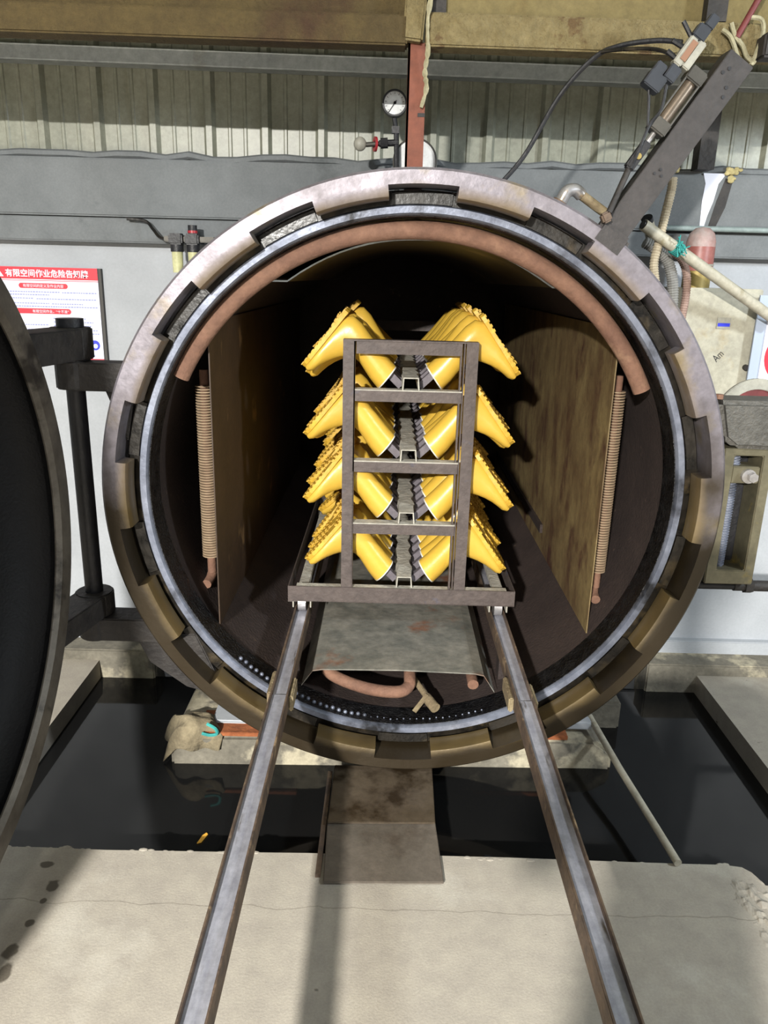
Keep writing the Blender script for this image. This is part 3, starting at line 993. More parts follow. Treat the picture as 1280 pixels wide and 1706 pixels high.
# ------------------------------------------------------------------ boots
def boot_meshes():
    Pb = [(0.035, 0.258, 0.048), (0.028, 0.215, 0.0465), (0.018, 0.165, 0.044), (0.008, 0.12, 0.042), (-0.004, 0.07, 0.040), (-0.004, 0.03, 0.039),
          (0.02, 0.006, 0.036), (0.062, 0.002, 0.035), (0.11, 0.002, 0.039), (0.155, 0.002, 0.043), (0.195, 0.003, 0.042), (0.224, 0.005, 0.037), (0.241, 0.008, 0.027)]
    Pt = [(0.137, 0.258), (0.128, 0.215), (0.117, 0.18), (0.108, 0.152), (0.107, 0.131), (0.111, 0.114), (0.120, 0.100), (0.137, 0.086), (0.160, 0.070),
          (0.187, 0.056), (0.213, 0.047), (0.235, 0.041), (0.248, 0.031)]
    seg = 20
    mb = MB()
    rings = []
    for i, ((bx, bz, wd), (tx, tz)) in enumerate(zip(Pb, Pt)):
        c = Vector(((bx + tx) / 2, 0, (bz + tz) / 2))
        h = Vector((tx - bx, 0, tz - bz)) / 2
        row = []
        for k in range(seg):
            a = 2 * math.pi * k / seg
            ca, sa = math.cos(a), math.sin(a)
            foot = min(1, max(0, (i - 4) / 4))
            e = 1 - 0.28 * foot
            px = math.copysign(abs(ca) ** e, ca)
            # foot: flat underside, round top
            py = math.copysign(abs(sa) ** (1 - 0.25 * foot), sa)
            if foot and ca > 0:
                py *= 1 - 0.25 * foot * ca
            row.append(c + h * px + Vector((0, wd * py, 0)))
        rings.append(row)
    mb.loop_tube(rings, cap=False)
    bm = mb.bm
    bm.verts.ensure_lookup_table()
    # toe cap
    tc = bm.verts.new((0.253, 0, 0.020))
    last = bm.verts[(len(Pb) - 1) * seg:len(Pb) * seg]
    for k in range(seg):
        bm.faces.new([last[k], last[(k + 1) % seg], tc])
    # rolled rim into the shaft
    bm.verts.ensure_lookup_table()
    first = bm.verts[0:seg]
    c0 = Vector((0.086, 0, 0.258))
    inner = [bm.verts.new(c0 + (v.co - c0) * 0.93) for v in first]
    deep = [bm.verts.new(c0 + (v.co - c0) * 0.88 - Vector((0.009, 0, 0.05))) for v in first]
    for k in range(seg):
        q = (k + 1) % seg
        bm.faces.new([first[q], first[k], inner[k], inner[q]])
        bm.faces.new([inner[q], inner[k], deep[k], deep[q]])
    upper = mb.mesh('boot_upper', M['boot'], smooth=True)
    # sole
    so = MB()
    ol = []
    for t, wd in ((-0.008, 0.016), (-0.002, 0.032), (0.02, 0.038), (0.06, 0.037), (0.09, 0.038), (0.13, 0.044), (0.17, 0.0465), (0.205, 0.043), (0.23, 0.032), (0.245, 0.016)):
        ol.append((t, wd))
    poly = [(x, wv) for x, wv in ol] + [(x, -wv) for x, wv in reversed(ol)]
    so.extrude([(x, y, 0.011) for x, y in poly], (0, 0, -0.014))
    # cleats
    for i in range(13):
        t = i / 12
        x = 0.0 + 0.236 * t
        import bisect
        j = max(0, min(len(ol) - 2, bisect.bisect([q[0] for q in ol], x) - 1))
        k = (x - ol[j][0]) / (ol[j + 1][0] - ol[j][0])
        wv = ol[j][1] + k * (ol[j + 1][1] - ol[j][1])
        hgt = 0.005 if x < 0.07 else 0.003
        if 0.07 < x < 0.1:
            continue
        for sg in (-1, 1):
            so.box((x, sg * (wv - 0.0055), -0.003 - hgt / 2), (0.010, 0.014, hgt))
        so.box((x + 0.005, 0, -0.003 - hgt / 2), (0.012, wv * 1.0, hgt))
    sole = so.mesh('boot_sole', M['sole'])
    li = MB()
    li.lathe([(1.0, 0), (0.94, 0), (0.94, 0.008), (1.0, 0.008)], Matrix.Translation((0.086, 0, 0.2545)) @ Matrix.Diagonal((0.0505, 0.0475, 1, 1)) @ Matrix.Rotation(R(90), 4, 'X'), 20)
    lining = li.mesh('boot_lining', M['lining'], smooth=True)
    la = MB()
    la.tube([(0.077, 0, 0.20), (0.083, 0, 0.236)], 0.038, 14)
    lastm = la.mesh('boot_last', M['last'])
    return upper, sole, lining, lastm


BU, BS, BL_, BLa = boot_meshes()
ordw = ['front', 'second', 'third', 'fourth', 'fifth', 'sixth', 'seventh', 'eighth', 'ninth', 'tenth', 'last']
lvw = ['top', 'second', 'third', 'bottom']
for li, zb in enumerate(BASE):
    for side in (-1, 1):
        for i, y in enumerate(BY):
            ox = SX + side * 0.234 + (0.012 if side > 0 else 0) + random.uniform(-0.006, 0.006)
            oz = zb + 0.262 + random.uniform(-0.006, 0.006)
            yj = y + random.uniform(-0.004, 0.004)
            if side < 0:
                X = Vector((-0.605, 0, -0.796)).normalized()
                Zv = Vector((0.796, 0, -0.605)).normalized()
            else:
                X = Vector((0.605, 0, -0.796)).normalized()
                Zv = Vector((-0.796, 0, -0.605)).normalized()
            Yv = Zv.cross(X)
            rot = Matrix((X, Yv, Zv)).transposed().to_4x4()
            sw_ = 1 if side < 0 else 0.6
            jit = Matrix.Rotation(R(sw_ * (random.uniform(-3, 3) if i == 0 else random.uniform(-9, 10))), 4, 'Y') @ Matrix.Rotation(R(sw_ * random.uniform(-6, 6)), 4, 'Z')
            piv = Matrix.Translation((0.08, 0, 0.23))
            o = bpy.data.objects.new('rubber_boot', BU)
            col.objects.link(o)
            o.matrix_world = Matrix.Translation((ox, yj, oz)) @ rot @ piv @ jit @ piv.inverted()
            sd_ = 'left' if side < 0 else 'right'
            tag(o, '%s yellow rubber boot%s, %s row of the rack, %s level' % (
                ordw[i], '' if i in (0, NB - 1) else ' from the front', sd_, lvw[li]), 'boot', 'yellow rubber boots on the rack cart')
            for nm, me in (('sole', BS), ('lining', BL_), ('last', BLa)):
                c = bpy.data.objects.new(nm, me)
                col.objects.link(c)
                c.parent = o

# ------------------------------------------------------------------ bridge plate, plinth, pit details
bp = thing('bridge_plate', (0.03, 2.0, 0.0), 'grey steel bridge plate spanning the pit in front of the ring', 'plate')
q = MB()
q.extrude([(-0.145, 1.772, 0.004), (0.198, 1.782, 0.004), (0.185, 2.04, 0.012), (-0.152, 2.03, 0.012)], (0, 0, 0.008))
q.build('lower_plate', M['plate'], bp, bevel=0.002)
q = MB()
q.extrude([(-0.15, 2.0, 0.022), (0.185, 2.01, 0.022), (0.19, 2.30, 0.018), (-0.148, 2.30, 0.018)], (0, 0, 0.006))
q.build('upper_plate', M['platewet'], bp, bevel=0.002, label='oil-stained brown upper plate')
MB().bb(-0.17, -0.155, 1.80, 2.28, -0.02, 0.012).build('side_strip', M['railside'], bp)

pb = thing('concrete_plinth', (0.06, 2.6, -0.3), 'stained concrete plinth block carrying the vessel above black water', 'plinth')
k = MB()
k.extrude([(-0.76, 2.43, -0.5), (0.87, 2.47, -0.5), (0.87, 2.47, -0.02), (0.80, 2.475, 0.03), (-0.74, 2.44, 0.03), (-0.76, 2.435, 0.0)], (0, 0.42, 0))
k.build('block', M['block'], pb, bevel=0.012)
for xa, xb, yy in ((-0.66, -0.3, 2.445), (0.36, 0.70, 2.475)):
    MB().bb(xa, xb, yy, yy + 0.15, 0.03, 0.046).build('bearing_plate', M['rustplate'], pb, bevel=0.002)
for xa, xb, yy, zt in ((-0.62, -0.35, 2.50, 0.06), (0.42, 0.80, 2.52, 0.08)):
    MB().bb(xa, xb, yy, yy + 0.13, 0.046, zt).build('mortar_bed', M['plaster'], pb, bevel=0.006)
# far block under the right side
fb_ = MB().bb(0.83, 0.98, 2.75, 2.95, -0.5, 0.03)
tag(fb_.build('concrete_pier', M['block'], bevel=0.01), 'small concrete pier in the water behind the right end of the plinth', 'pier')

rgm = MB()
nu, nv = 22, 14
gv = []
for a in range(nu):
    row = []
    for b in range(nv):
        fu, fv = a / (nu - 1), b / (nv - 1)
        x = -0.79 + 0.21 * fu + 0.015 * math.sin(fv * 7)
        y = 2.425 + 0.13 * fv + 0.012 * math.sin(fu * 9 + 1)
        hgt = 0.055 * math.sin(math.pi * fu) ** 0.6 * math.sin(math.pi * min(1, fv * 1.05)) ** 0.5
        z = 0.036 + hgt + 0.009 * math.sin(fu * 13 + fv * 5) * math.sin(fv * 8 - fu * 4)
        if fu < 0.22:
            z -= (0.22 - fu) * 0.28
        if fv < 0.15:
            z -= (0.15 - fv) * 0.35
        row.append(rgm._v((x, y, z)))
    gv.append(row)
for a in range(nu - 1):
    for b in range(nv - 1):
        rgm.face([gv[a][b], gv[a + 1][b], gv[a + 1][b + 1], gv[a][b + 1]])
ro = rgm.build('rag', M['rag'], smooth=True)
ro.modifiers.new('thickness', 'SOLIDIFY').thickness = 0.008
tag(ro, 'crumpled dirty rag lying on the left end of the plinth', 'rag')
stg = MB().tube(smoothpath([(-0.62, 2.43, 0.09), (-0.59, 2.425, 0.075), (-0.585, 2.43, 0.05), (-0.61, 2.43, 0.043), (-0.64, 2.43, 0.05)], 6), 0.006, 6)
stg.build('tie_string', M['cyan'], ro, smooth=True, label='turquoise string')
pd = MB().tube([(0.80, 2.57, 0.075), (0.84, 2.3, 0.04), (0.897, 1.88, 0.013)], 0.012, 12)
tag(pd.build('drain_pipe', M['pvc'], smooth=True), 'thin pale pipe slanting from the plinth to the floor edge', 'pipe')
lf = MB()
lf.extrude([(-0.565, 2.02, -0.083), (-0.553, 2.026, -0.083), (-0.540, 2.062, -0.083), (-0.546, 2.068, -0.083), (-0.556, 2.055, -0.083)], (0, 0, 0.004))
tag(lf.build('floating_scrap', M['leaf']), 'small orange scrap floating on the dark water, left of the rail', 'scrap')
rub = MB()
from mathutils import noise as mnoise
nu, nv = 30, 44
gv = []
for a in range(nu):
    row = []
    for b in range(nv):
        fu, fv = a / (nu - 1), b / (nv - 1)
        x = 0.99 + 0.14 * fu + 0.10 * (1 - fv) * (fu + 0.3)
        y = 1.38 + 0.49 * fv
        if x > 1.10:
            y = min(y, 1.865 - (x - 1.10) * 1.6) if x < 1.13 else min(y, 1.80)
        ed = min(fu, 1 - fu, fv * 1.5, (1 - fv) * 1.5) * 4
        hgt = mnoise.noise(Vector((x * 34, y * 22, 0))) + 0.7 * mnoise.noise(Vector((x * 80, y * 60, 3)))
        row.append(rub._v((x, y, -0.004 + min(1, ed) * (0.006 + 0.011 * hgt))))
    gv.append(row)
for a in range(nu - 1):
    for b in range(nv - 1):
        rub.face([gv[a][b], gv[a + 1][b], gv[a + 1][b + 1], gv[a][b + 1]])
r_ = rub.build('rubble_patch', M['concrete'], smooth=False)
tag(r_, 'rough broken concrete patch at the right corner of the floor', 'rubble', kind='stuff')

# ------------------------------------------------------------------ lock arm, cylinder and valve, upper right
arm = thing('lock_arm', (0.617, 2.28, 1.779), 'long dark grey steel arm welded to the upper right of the ring', 'arm')
a0, a1 = Vector((0.610, 2.29, 1.765)), Vector((0.910, 2.29, 2.222))
MB().bar(a0, a1, 0.078, 0.008, (0, 1, 0)).build('face_plate', M['arm'], arm, bevel=0.002)
adir = (a1 - a0).normalized()
ac_ = adir.cross(Vector((0, 1, 0)))
side = ac_ if ac_.x < 0 else -ac_
MB().bar(a0 + side * 0.036 + Vector((0, .035, 0)), a1 + side * 0.036 + Vector((0, .035, 0)), 0.006, 0.07, (0, 1, 0)).build('side_flange', M['hinge'], arm)
hb = MB()
for t, s_ in ((0.86, -0.012), (0.82, -0.02), (0.93, 0.012), (0.9, 0.02)):
    p = a0 + (a1 - a0) * t + side * s_
    hb.cyl(p + Vector((0, -0.006, 0)), p + Vector((0, -0.003, 0)), 0.005, 8)
for t, s_ in ((0.40, 0.0), (0.37, 0.008), (0.38, -0.012)):
    p = a0 + (a1 - a0) * t + side * s_
    hb.cyl(p + Vector((0, -0.0065, 0)), p + Vector((0, -0.003, 0)), 0.004, 8)
hb.build('bolt_holes', M['black'], arm)['kind'] = 'stuff'
MB().bar(a0 - adir * 0.035 + Vector((0, -0.02, 0)), a0 + adir * 0.03 + Vector((0, -0.02, 0)), 0.10, 0.024, (0, 1, 0)).build('weld_foot', M['arm'], arm, bevel=0.010)

cy = thing('pneumatic_cylinder', (0.60, 2.27, 1.83), 'slim pneumatic cylinder mounted along the grey lock arm', 'cylinder')
c0, c1 = Vector((0.706, 2.275, 2.05)), Vector((0.785, 2.275, 2.17))
cdir = (c1 - c0).normalized()
MB().cyl(c0, c1, 0.017, 18).build('barrel', M['cyl'], cy, smooth=True)
for p in (c0, c1):
    MB().bar(p - cdir * 0.018, p + cdir * 0.018, 0.05, 0.05, (0, 1, 0)).build('end_cap', M['alu'], cy, bevel=0.004)
tr = MB()
sv = cdir.cross(Vector((0, 1, 0)))
for s_ in (-1, 1):
    tr.cyl(c0 + sv * 0.021 * s_ + Vector((0, -0.018, 0)), c1 + sv * 0.021 * s_ + Vector((0, -0.018, 0)), 0.003, 8)
tr.build('tie_rod', M['alu'], cy)
e0 = Vector((0.592, 2.25, 1.832))
MB().cyl(c0 - cdir * 0.018, c0 - cdir * 0.07, 0.008, 10).build('piston_rod', M['chrome'], cy, smooth=True)
k0, k1 = c0 - cdir * 0.045, c0 - cdir * 0.125
MB().bar(k0, k1, 0.026, 0.03, (0, 1, 0)).build('clevis', M['black'], cy, bevel=0.004)
MB().cyl(k0.lerp(k1, .55) + Vector((0, -0.022, 0)), k0.lerp(k1, .55) + Vector((0, 0.02, 0)), 0.008, 12).build('clevis_pin', M['brass'], cy)
MB().cyl(k1 + cdir * 0.01, e0, 0.0085, 10).build('link_rod', M['hinge'], cy, smooth=True)
MB().box(e0 + Vector((-0.006, 0.005, -0.012)), (0.026, 0.03, 0.028), Matrix.Rotation(R(-28), 3, 'Y')).build('anchor_block', M['railside'], cy, bevel=0.005)
MB().bar(c0 + Vector((0, 0.03, 0)), c0 + Vector((0, 0.03, 0)) + (c1 - c0), 0.03, 0.02, (0, 1, 0)).build('mount_strip', M['black'], cy)

sv_ = thing('solenoid_valve', (0.75, 2.26, 2.22), 'solenoid valve with dark coils and orange label above the cylinder', 'valve')
v0 = Vector((0.757, 2.25, 2.222))
off = side * 0.0
def along(t, s_, dy=0):
    return v0 + adir * t + side * s_ + Vector((0, dy, 0))
MB().bar(along(-0.04, -0.012), along(0.035, -0.012), 0.022, 0.03).build('valve_body', M['offwhite'], sv_, bevel=0.003)
MB().bar(along(-0.045, 0.012), along(0.03, 0.012), 0.024, 0.032).build('valve_body', M['offwhite'], sv_, bevel=0.003)
MB().bar(along(-0.03, 0.006, -0.017), along(0.022, 0.006, -0.017), 0.016, 0.003).build('maker_label', M['salmon'], sv_)
MB().bar(along(0.03, 0.006), along(0.065, 0.006), 0.036, 0.034).bar(along(0.065, 0.0), along(0.098, 0.0), 0.026, 0.03).build('coil', M['plastic'], sv_, bevel=0.003)
MB().bar(along(-0.085, 0.006), along(-0.046, 0.006), 0.032, 0.034).bar(along(-0.125, 0.032), along(-0.085, 0.032), 0.05, 0.04).bar(along(-0.095, 0.04), along(-0.06, 0.04), 0.03, 0.03).build('coil', M['plastic'], sv_, bevel=0.003)
fg = MB()
fg.cyl(along(0.0, 0.022), along(-0.004, 0.055), 0.007, 8).cyl(along(0.03, 0.022), along(0.045, 0.06), 0.006, 8).cyl(along(-0.03, 0.022), along(-0.03, 0.05), 0.007, 8)
fg.build('fitting', M['black'], sv_, smooth=True)

cab = smoothpath([(0.27, 2.42, 1.85), (0.285, 2.42, 1.885), (0.375, 2.42, 1.99), (0.46, 2.40, 2.145), (0.54, 2.38, 2.235), (0.60, 2.34, 2.257), (0.68, 2.29, 2.258), (0.735, 2.25, 2.245)], 8)
tag(MB().tube(cab, 0.0065, 8).build('air_hose', M['black'], smooth=True), 'black air hose arching from the ring top to the solenoid valve', 'hose')
c2 = smoothpath([(0.555, 2.36, 2.247), (0.62, 2.32, 2.245), (0.68, 2.28, 2.235), (0.715, 2.25, 2.215)], 6)
tag(MB().tube(c2, 0.005, 8).build('air_hose', M['greasy'], smooth=True), 'short second hose ending under the long black one by the valve', 'hose')
c3 = smoothpath([tuple(along(-0.125, 0.03)), (0.668, 2.25, 2.09), (0.672, 2.25, 2.05), (0.69, 2.255, 2.06)], 6)
c4 = smoothpath([tuple(along(-0.09, 0.0)), (0.70, 2.245, 2.09), (0.675, 2.25, 2.05), (0.655, 2.25, 1.99), (0.64, 2.255, 1.945)], 6)
wr = MB().tube(c3, 0.0035, 6).tube(c4, 0.004, 6)
tag(wr.build('thin_cables', M['black'], smooth=True), 'thin black cables looping beside the cylinder below the coils', 'cable')

# pipe elbow on the ring top
el = thing('pipe_elbow', (0.50, 2.30, 1.83), 'bent metal pipe elbow rising from the ring beside the link rod', 'pipe')
MB().tube(smoothpath([(0.455, 2.34, 1.825), (0.478, 2.34, 1.868), (0.492, 2.34, 1.892), (0.515, 2.345, 1.897), (0.535, 2.35, 1.885)], 5), 0.0175, 14).build('elbow', M['chrome'], el, smooth=True)
MB().cyl((0.535, 2.35, 1.885), (0.618, 2.36, 1.835), 0.0135, 14).build('straight_pipe', M['bracket'], el, smooth=True)
MB().cyl((0.466, 2.34, 1.848), (0.476, 2.34, 1.866), 0.022, 14).build('collar', M['railside'], el, smooth=True)

# ------------------------------------------------------------------ gauges behind the ring
gg = thing('pressure_gauge', (0.0, 2.88, 2.10), 'small round pressure gauge with white dial and black rim', 'gauge')
GM = Matrix.Translation((0.0, 2.87, 2.208))
MB().lathe([(0.0, 0.004), (0.036, 0.004), (0.036, -0.006), (0.0415, -0.006), (0.0415, 0.035), (0.0, 0.035)], GM, 32, closed=False).build('case', M['black'], gg, smooth=True)
MB().lathe([(0.0005, 0.002), (0.0362, 0.002), (0.0362, 0.005), (0.0005, 0.005)], GM, 32).build('dial', M['dial'], gg)
tk = MB()
for a in range(-45, 226, 27):
    d = Vector((math.cos(R(a)), 0, math.sin(R(a))))
    tk.bar(Vector((0.0, 2.8715, 2.208)) + d * 0.027, Vector((0.0, 2.8715, 2.208)) + d * 0.033, 0.0014, 0.001)
tk.build('scale_marks', M['black'], gg)['kind'] = 'stuff'
MB().bar((-0.02, 2.870, 2.179), (0.006, 2.870, 2.216), 0.003, 0.001).cyl((0.001, 2.8695, 2.209), (0.001, 2.872, 2.209), 0.005, 10).build('needle', M['black'], gg)
MB().cyl((0.0, 2.89, 2.167), (0.006, 2.89, 2.135), 0.008, 10).bb(-0.008, 0.018, 2.88, 2.90, 2.118, 2.14).cyl((0.008, 2.89, 2.12), (0.02, 2.89, 1.83), 0.009, 10).build('stem', M['black'], gg)

g2 = thing('large_gauge', (0.075, 2.92, 1.95), 'large blank white round dial half hidden behind the orange post', 'gauge')
G2 = Matrix.Translation((0.076, 2.93, 2.035))
MB().lathe([(0.0, 0.03), (0.07, 0.03), (0.078, 0.02), (0.078, -0.008), (0.074, -0.01), (0.072, 0.0)], G2, 40, closed=False).build('case', M['alu'], g2, smooth=True)
MB().lathe([(0.0005, -0.002), (0.0735, -0.002), (0.0735, 0.002), (0.0005, 0.002)], G2, 40).build('dial', M['dial'], g2)
MB().cyl((0.076, 2.945, 1.96), (0.076, 2.945, 1.83), 0.012, 10).build('stem', M['alu'], g2)

vv = thing('red_valve', (-0.06, 2.88, 2.08), 'small valve with red handwheel and round cream knob left of the gauge', 'valve')
MB().cyl((0.015, 2.89, 2.09), (-0.05, 2.89, 2.085), 0.011, 12).cyl((-0.02, 2.89, 2.088), (-0.045, 2.89, 2.086), 0.017, 8).build('valve_body', M['black'], vv)
MB().cyl((-0.05, 2.89, 2.085), (-0.095, 2.885, 2.08), 0.008, 10).build('valve_stem', M['alu'], vv)
MB().lathe([(0.012, -0.003), (0.024, -0.004), (0.024, 0.004), (0.012, 0.003)], Matrix.Translation((-0.063, 2.888, 2.083)) @ Matrix.Rotation(R(-75), 4, 'Z'), 20).build('handwheel', M['redplastic'], vv, smooth=True)
MB().ball((-0.115, 2.885, 2.082), 0.022, 16, 10, (1, 0.7, 1.05)).build('knob', M['offwhite'], vv, smooth=True)

# ------------------------------------------------------------------ air filter unit, left
fr = thing('filter_regulator', (-0.78, 3.05, 1.74), 'black air filter and regulator pair with yellowish bowls under the lintel', 'regulator')
for i, x in enumerate((-0.803, -0.742)):
    MB().bb(x - 0.026, x + 0.026, 3.02, 3.075, 1.745, 1.785).build('head', M['black'], fr, bevel=0.006)
    MB().cyl((x, 3.048, 1.72), (x, 3.048, 1.745), 0.024, 18).build('collar', M['black'], fr, smooth=True)
    MB().cyl((x, 3.048, 1.645), (x, 3.048, 1.72), 0.019, 18, 0.021).build('bowl', M['bowl'], fr, smooth=True)
MB().cyl((-0.742, 3.048, 1.785), (-0.742, 3.048, 1.815), 0.017, 16).build('knob', M['black'], fr, smooth=True)
MB().cyl((-0.742, 3.048, 1.787), (-0.742, 3.048, 1.796), 0.0185, 16).build('knob_band', M['redplastic'], fr, smooth=True)
MB().bb(-0.85, -0.66, 3.04, 3.06, 1.755, 1.775).build('port_pipe', M['alu'], fr, bevel=0.003)
MB().bb(-0.80, -0.72, 3.07, 3.125, 1.75, 1.78).build('bracket', M['black'], fr)
cb = smoothpath([(-1.0, 3.095, 1.835), (-0.93, 3.09, 1.828), (-0.90, 3.08, 1.80), (-0.87, 3.06, 1.77), (-0.84, 3.05, 1.765)], 6)
tag(MB().tube(cb, 0.006, 6).build('supply_hose', M['greasy'], smooth=True), 'dark hose running along the lintel into the filter unit', 'hose')

# ------------------------------------------------------------------ safety sign, left
sg = thing('safety_sign', (-1.5, 3.18, 1.285), 'red and white confined space warning sign on the left wall', 'sign')
SXa, SXb, SZ0, SZ1, SY = -1.80, -1.158, 1.285, 1.652, 3.176
MB().bb(SXa, SXb, SY, SY + 0.022, SZ0, SZ1).build('board', M['white'], sg)
MB().bb(SXb, SXb + 0.012, SY + 0.006, SY + 0.022, SZ0, SZ1).build('board_edge', M['signback'], sg)
MB().bb(SXa, SXb, SY - 0.001, SY, SZ1 - 0.046, SZ1).build('title_band', M['red'], sg)
MB().bb(SXa, SXb, SY - 0.001, SY, SZ1 - 0.052, SZ1 - 0.0495).bb(SXa, SXb, SY - 0.001, SY, SZ1 - 0.365, SZ1 - 0.352).build('red_line', M['redbar'], sg)


def text(body, x, z, size, m, parent, y=SY - 0.0018, name='lettering', off=0.0, align='LEFT', sx=1.0):
    cu = bpy.data.curves.new(name, 'FONT')
    cu.body = body
    cu.size = size
    cu.align_x = align
    cu.offset = off
    cu.resolution_u = 3
    o = bpy.data.objects.new(name, cu)
    col.objects.link(o)
    o.location = (x, y, z)
    o.rotation_euler = (R(90), 0, 0)
    o.scale = (sx, 1, 1)
    o.data.materials.append(m)
    bpy.context.view_layer.update()
    me = bpy.data.meshes.new_from_object(o.evaluated_get(bpy.context.evaluated_depsgraph_get()))
    t = bpy.data.objects.new(name, me)
    col.objects.link(t)
    t.location, t.rotation_euler, t.scale = o.location, o.rotation_euler, o.scale
    bpy.data.objects.remove(o)
    adopt(t, parent)
    return t


text('有限空间作业危险告知牌', -1.523, SZ1 - 0.035, 0.0305, M['white'], sg, off=0.0006, name='title_text', sx=0.98)
tri = MB()
tri.extrude([(-1.572, SY - 0.0012, SZ1 - 0.038), (-1.530, SY - 0.0012, SZ1 - 0.038), (-1.551, SY - 0.0012, SZ1 - 0.006)], (0, -0.001, 0))
tri.build('triangle', M['white'], sg)
def pill(xa, xb, za, zb_):
    p = MB()
    r = (zb_ - za) / 2
    pts = [(xb - r + r * math.cos(R(a)), SY - 0.001, (za + zb_) / 2 + r * math.sin(R(a))) for a in range(-90, 91, 15)] + \
          [(xa + r + r * math.cos(R(a)), SY - 0.001, (za + zb_) / 2 + r * math.sin(R(a))) for a in range(90, 271, 15)]
    p.extrude(pts, (0, 0.001, 0))
    p.build('heading_band', M['red'], sg)
pill(-1.475, -1.28, SZ1 - 0.081, SZ1 - 0.061)
text('有限空间的定义及作业内容', -1.458, SZ1 - 0.076, 0.0135, M['white'], sg, name='heading_text')
pill(-1.60, -1.275, SZ1 - 0.179, SZ1 - 0.158)
text('有限空间作业，“十不准”', -1.43, SZ1 - 0.174, 0.0135, M['white'], sg, name='heading_text')
ln = MB()
def line(xa, xb, dz, h=0.0048):
    x = xa
    while x < xb:
        wd = random.uniform(0.006, 0.011)
        ln.bb(x, min(x + wd, xb), SY - 0.0008, SY, SZ1 - dz - h, SZ1 - dz)
        x += wd + 0.0022
for xa, xb, dz in ((-1.70, -1.315, 0.092), (-1.305, -1.168, 0.093), (-1.70, -1.357, 0.103), (-1.70, -1.42, 0.117), (-1.41, -1.168, 0.1185), (-1.70, -1.36, 0.136),
                   (-1.35, -1.225, 0.137), (-1.70, -1.168, 0.148), (-1.35, -1.22, 0.193), (-1.35, -1.19, 0.207), (-1.70, -1.37, 0.2195), (-1.35, -1.2, 0.221),
                   (-1.70, -1.175, 0.238), (-1.70, -1.168, 0.251), (-1.43, -1.40, 0.337), (-1.38, -1.35, 0.338), (-1.3, -1.27, 0.338), (-1.22, -1.19, 0.338)):
    line(xa, xb, dz)
ln.build('small_print', M['ink'], sg)['kind'] = 'stuff'
for x in (-1.415, -1.19):
    MB().cyl((x, SY - 0.001, SZ1 - 0.298), (x, SY, SZ1 - 0.298), 0.020, 24).build('blue_disc', M['blue'], sg)
    MB().cyl((x + 0.002, SY - 0.0018, SZ1 - 0.301), (x + 0.002, SY - 0.001, SZ1 - 0.301), 0.009, 16).build('disc_mark', M['white'], sg)
for x in (-1.34,):
    MB().extrude([(x - 0.022, SY - 0.001, SZ1 - 0.318), (x + 0.022, SY - 0.001, SZ1 - 0.318), (x, SY - 0.001, SZ1 - 0.28)], (0, 0.001, 0)).build('yellow_triangle', M['yellow'], sg)

# ------------------------------------------------------------------ right side: cabinet, beacon, hoses, pipes, lock gear
ca = thing('electrical_cabinet', (1.22, 3.0, 1.05), 'dirty cream electrical cabinet on the wall right of the ring', 'cabinet')
MB().bb(1.07, 1.365, 2.93, 3.20, 1.02, 1.64).build('body', M['cabinet'], ca, bevel=0.004)
MB().bb(1.082, 1.353, 2.918, 2.930, 1.03, 1.628).build('door', M['cabinet'], ca, bevel=0.002)
MB().bb(1.205, 1.255, 2.914, 2.918, 1.498, 1.538).build('nameplate', M['offwhite'], ca)
MB().bb(1.208, 1.252, 2.9125, 2.914, 1.506, 1.518).build('nameplate_stripe', M['blue'], ca, label='blue stripe')
MB().cyl((1.335, 2.90, 1.36), (1.335, 2.918, 1.36), 0.011, 12).build('latch', M['hinge'], ca)
tx = text('Am', 1.225, 1.375, 0.04, M['black'], ca, y=2.9172, name='pen_mark', sx=0.7)
tx.rotation_euler = (R(90), R(-50), 0)

bc = thing('warning_beacon', (1.15, 3.02, 1.64), 'faded red warning beacon standing on the cream cabinet', 'beacon')
MB().cyl((1.15, 3.03, 1.64), (1.15, 3.03, 1.70), 0.05, 20).build('base', M['brass'], bc, smooth=True)
BM = Matrix.Translation((1.15, 3.03, 1.70)) @ Matrix.Rotation(R(90), 4, 'X')
MB().lathe([(0.0005, 0.155), (0.026, 0.15), (0.044, 0.132), (0.0515, 0.105), (0.0525, 0.085), (0.0005, 0.085)], BM, 24, closed=False).build('dome_top', M['beacondust'], bc, smooth=True)
MB().lathe([(0.0005, 0.085), (0.0525, 0.085), (0.0535, 0.0), (0.0005, 0.0)], BM, 24, closed=False).build('dome', M['glass'], bc, smooth=True)
MB().lathe([(0.052, 0.018), (0.0555, 0.018), (0.0555, 0.024), (0.052, 0.024)], Matrix.Translation((1.15, 3.03, 1.70)) @ Matrix.Rotation(R(90), 4, 'X'), 24).build('dome_ring', M['offwhite'], bc)


def hose(pts, r, m, lab):
    P = smoothpath(pts, 14)
    # resample for even corrugation
    L_ = [0]
    for a, b in zip(P[:-1], P[1:]):
        L_.append(L_[-1] + (b - a).length)
    n = int(L_[-1] / 0.0042)
    Q = []
    j = 0
    for i in range(n + 1):
        d = L_[-1] * i / n
        while j < len(L_) - 2 and L_[j + 1] < d:
            j += 1
        t = (d - L_[j]) / max(1e-9, L_[j + 1] - L_[j])
        Q.append(P[j].lerp(P[j + 1], t))
    rad = [r * (1.0 if i % 2 else 0.84) for i in range(len(Q))]
    o = MB().tube(Q, r, 12, radii=rad).build('conduit_hose', m, smooth=False)
    return tag(o, lab, 'hose', 'corrugated hoses beside the cabinet')


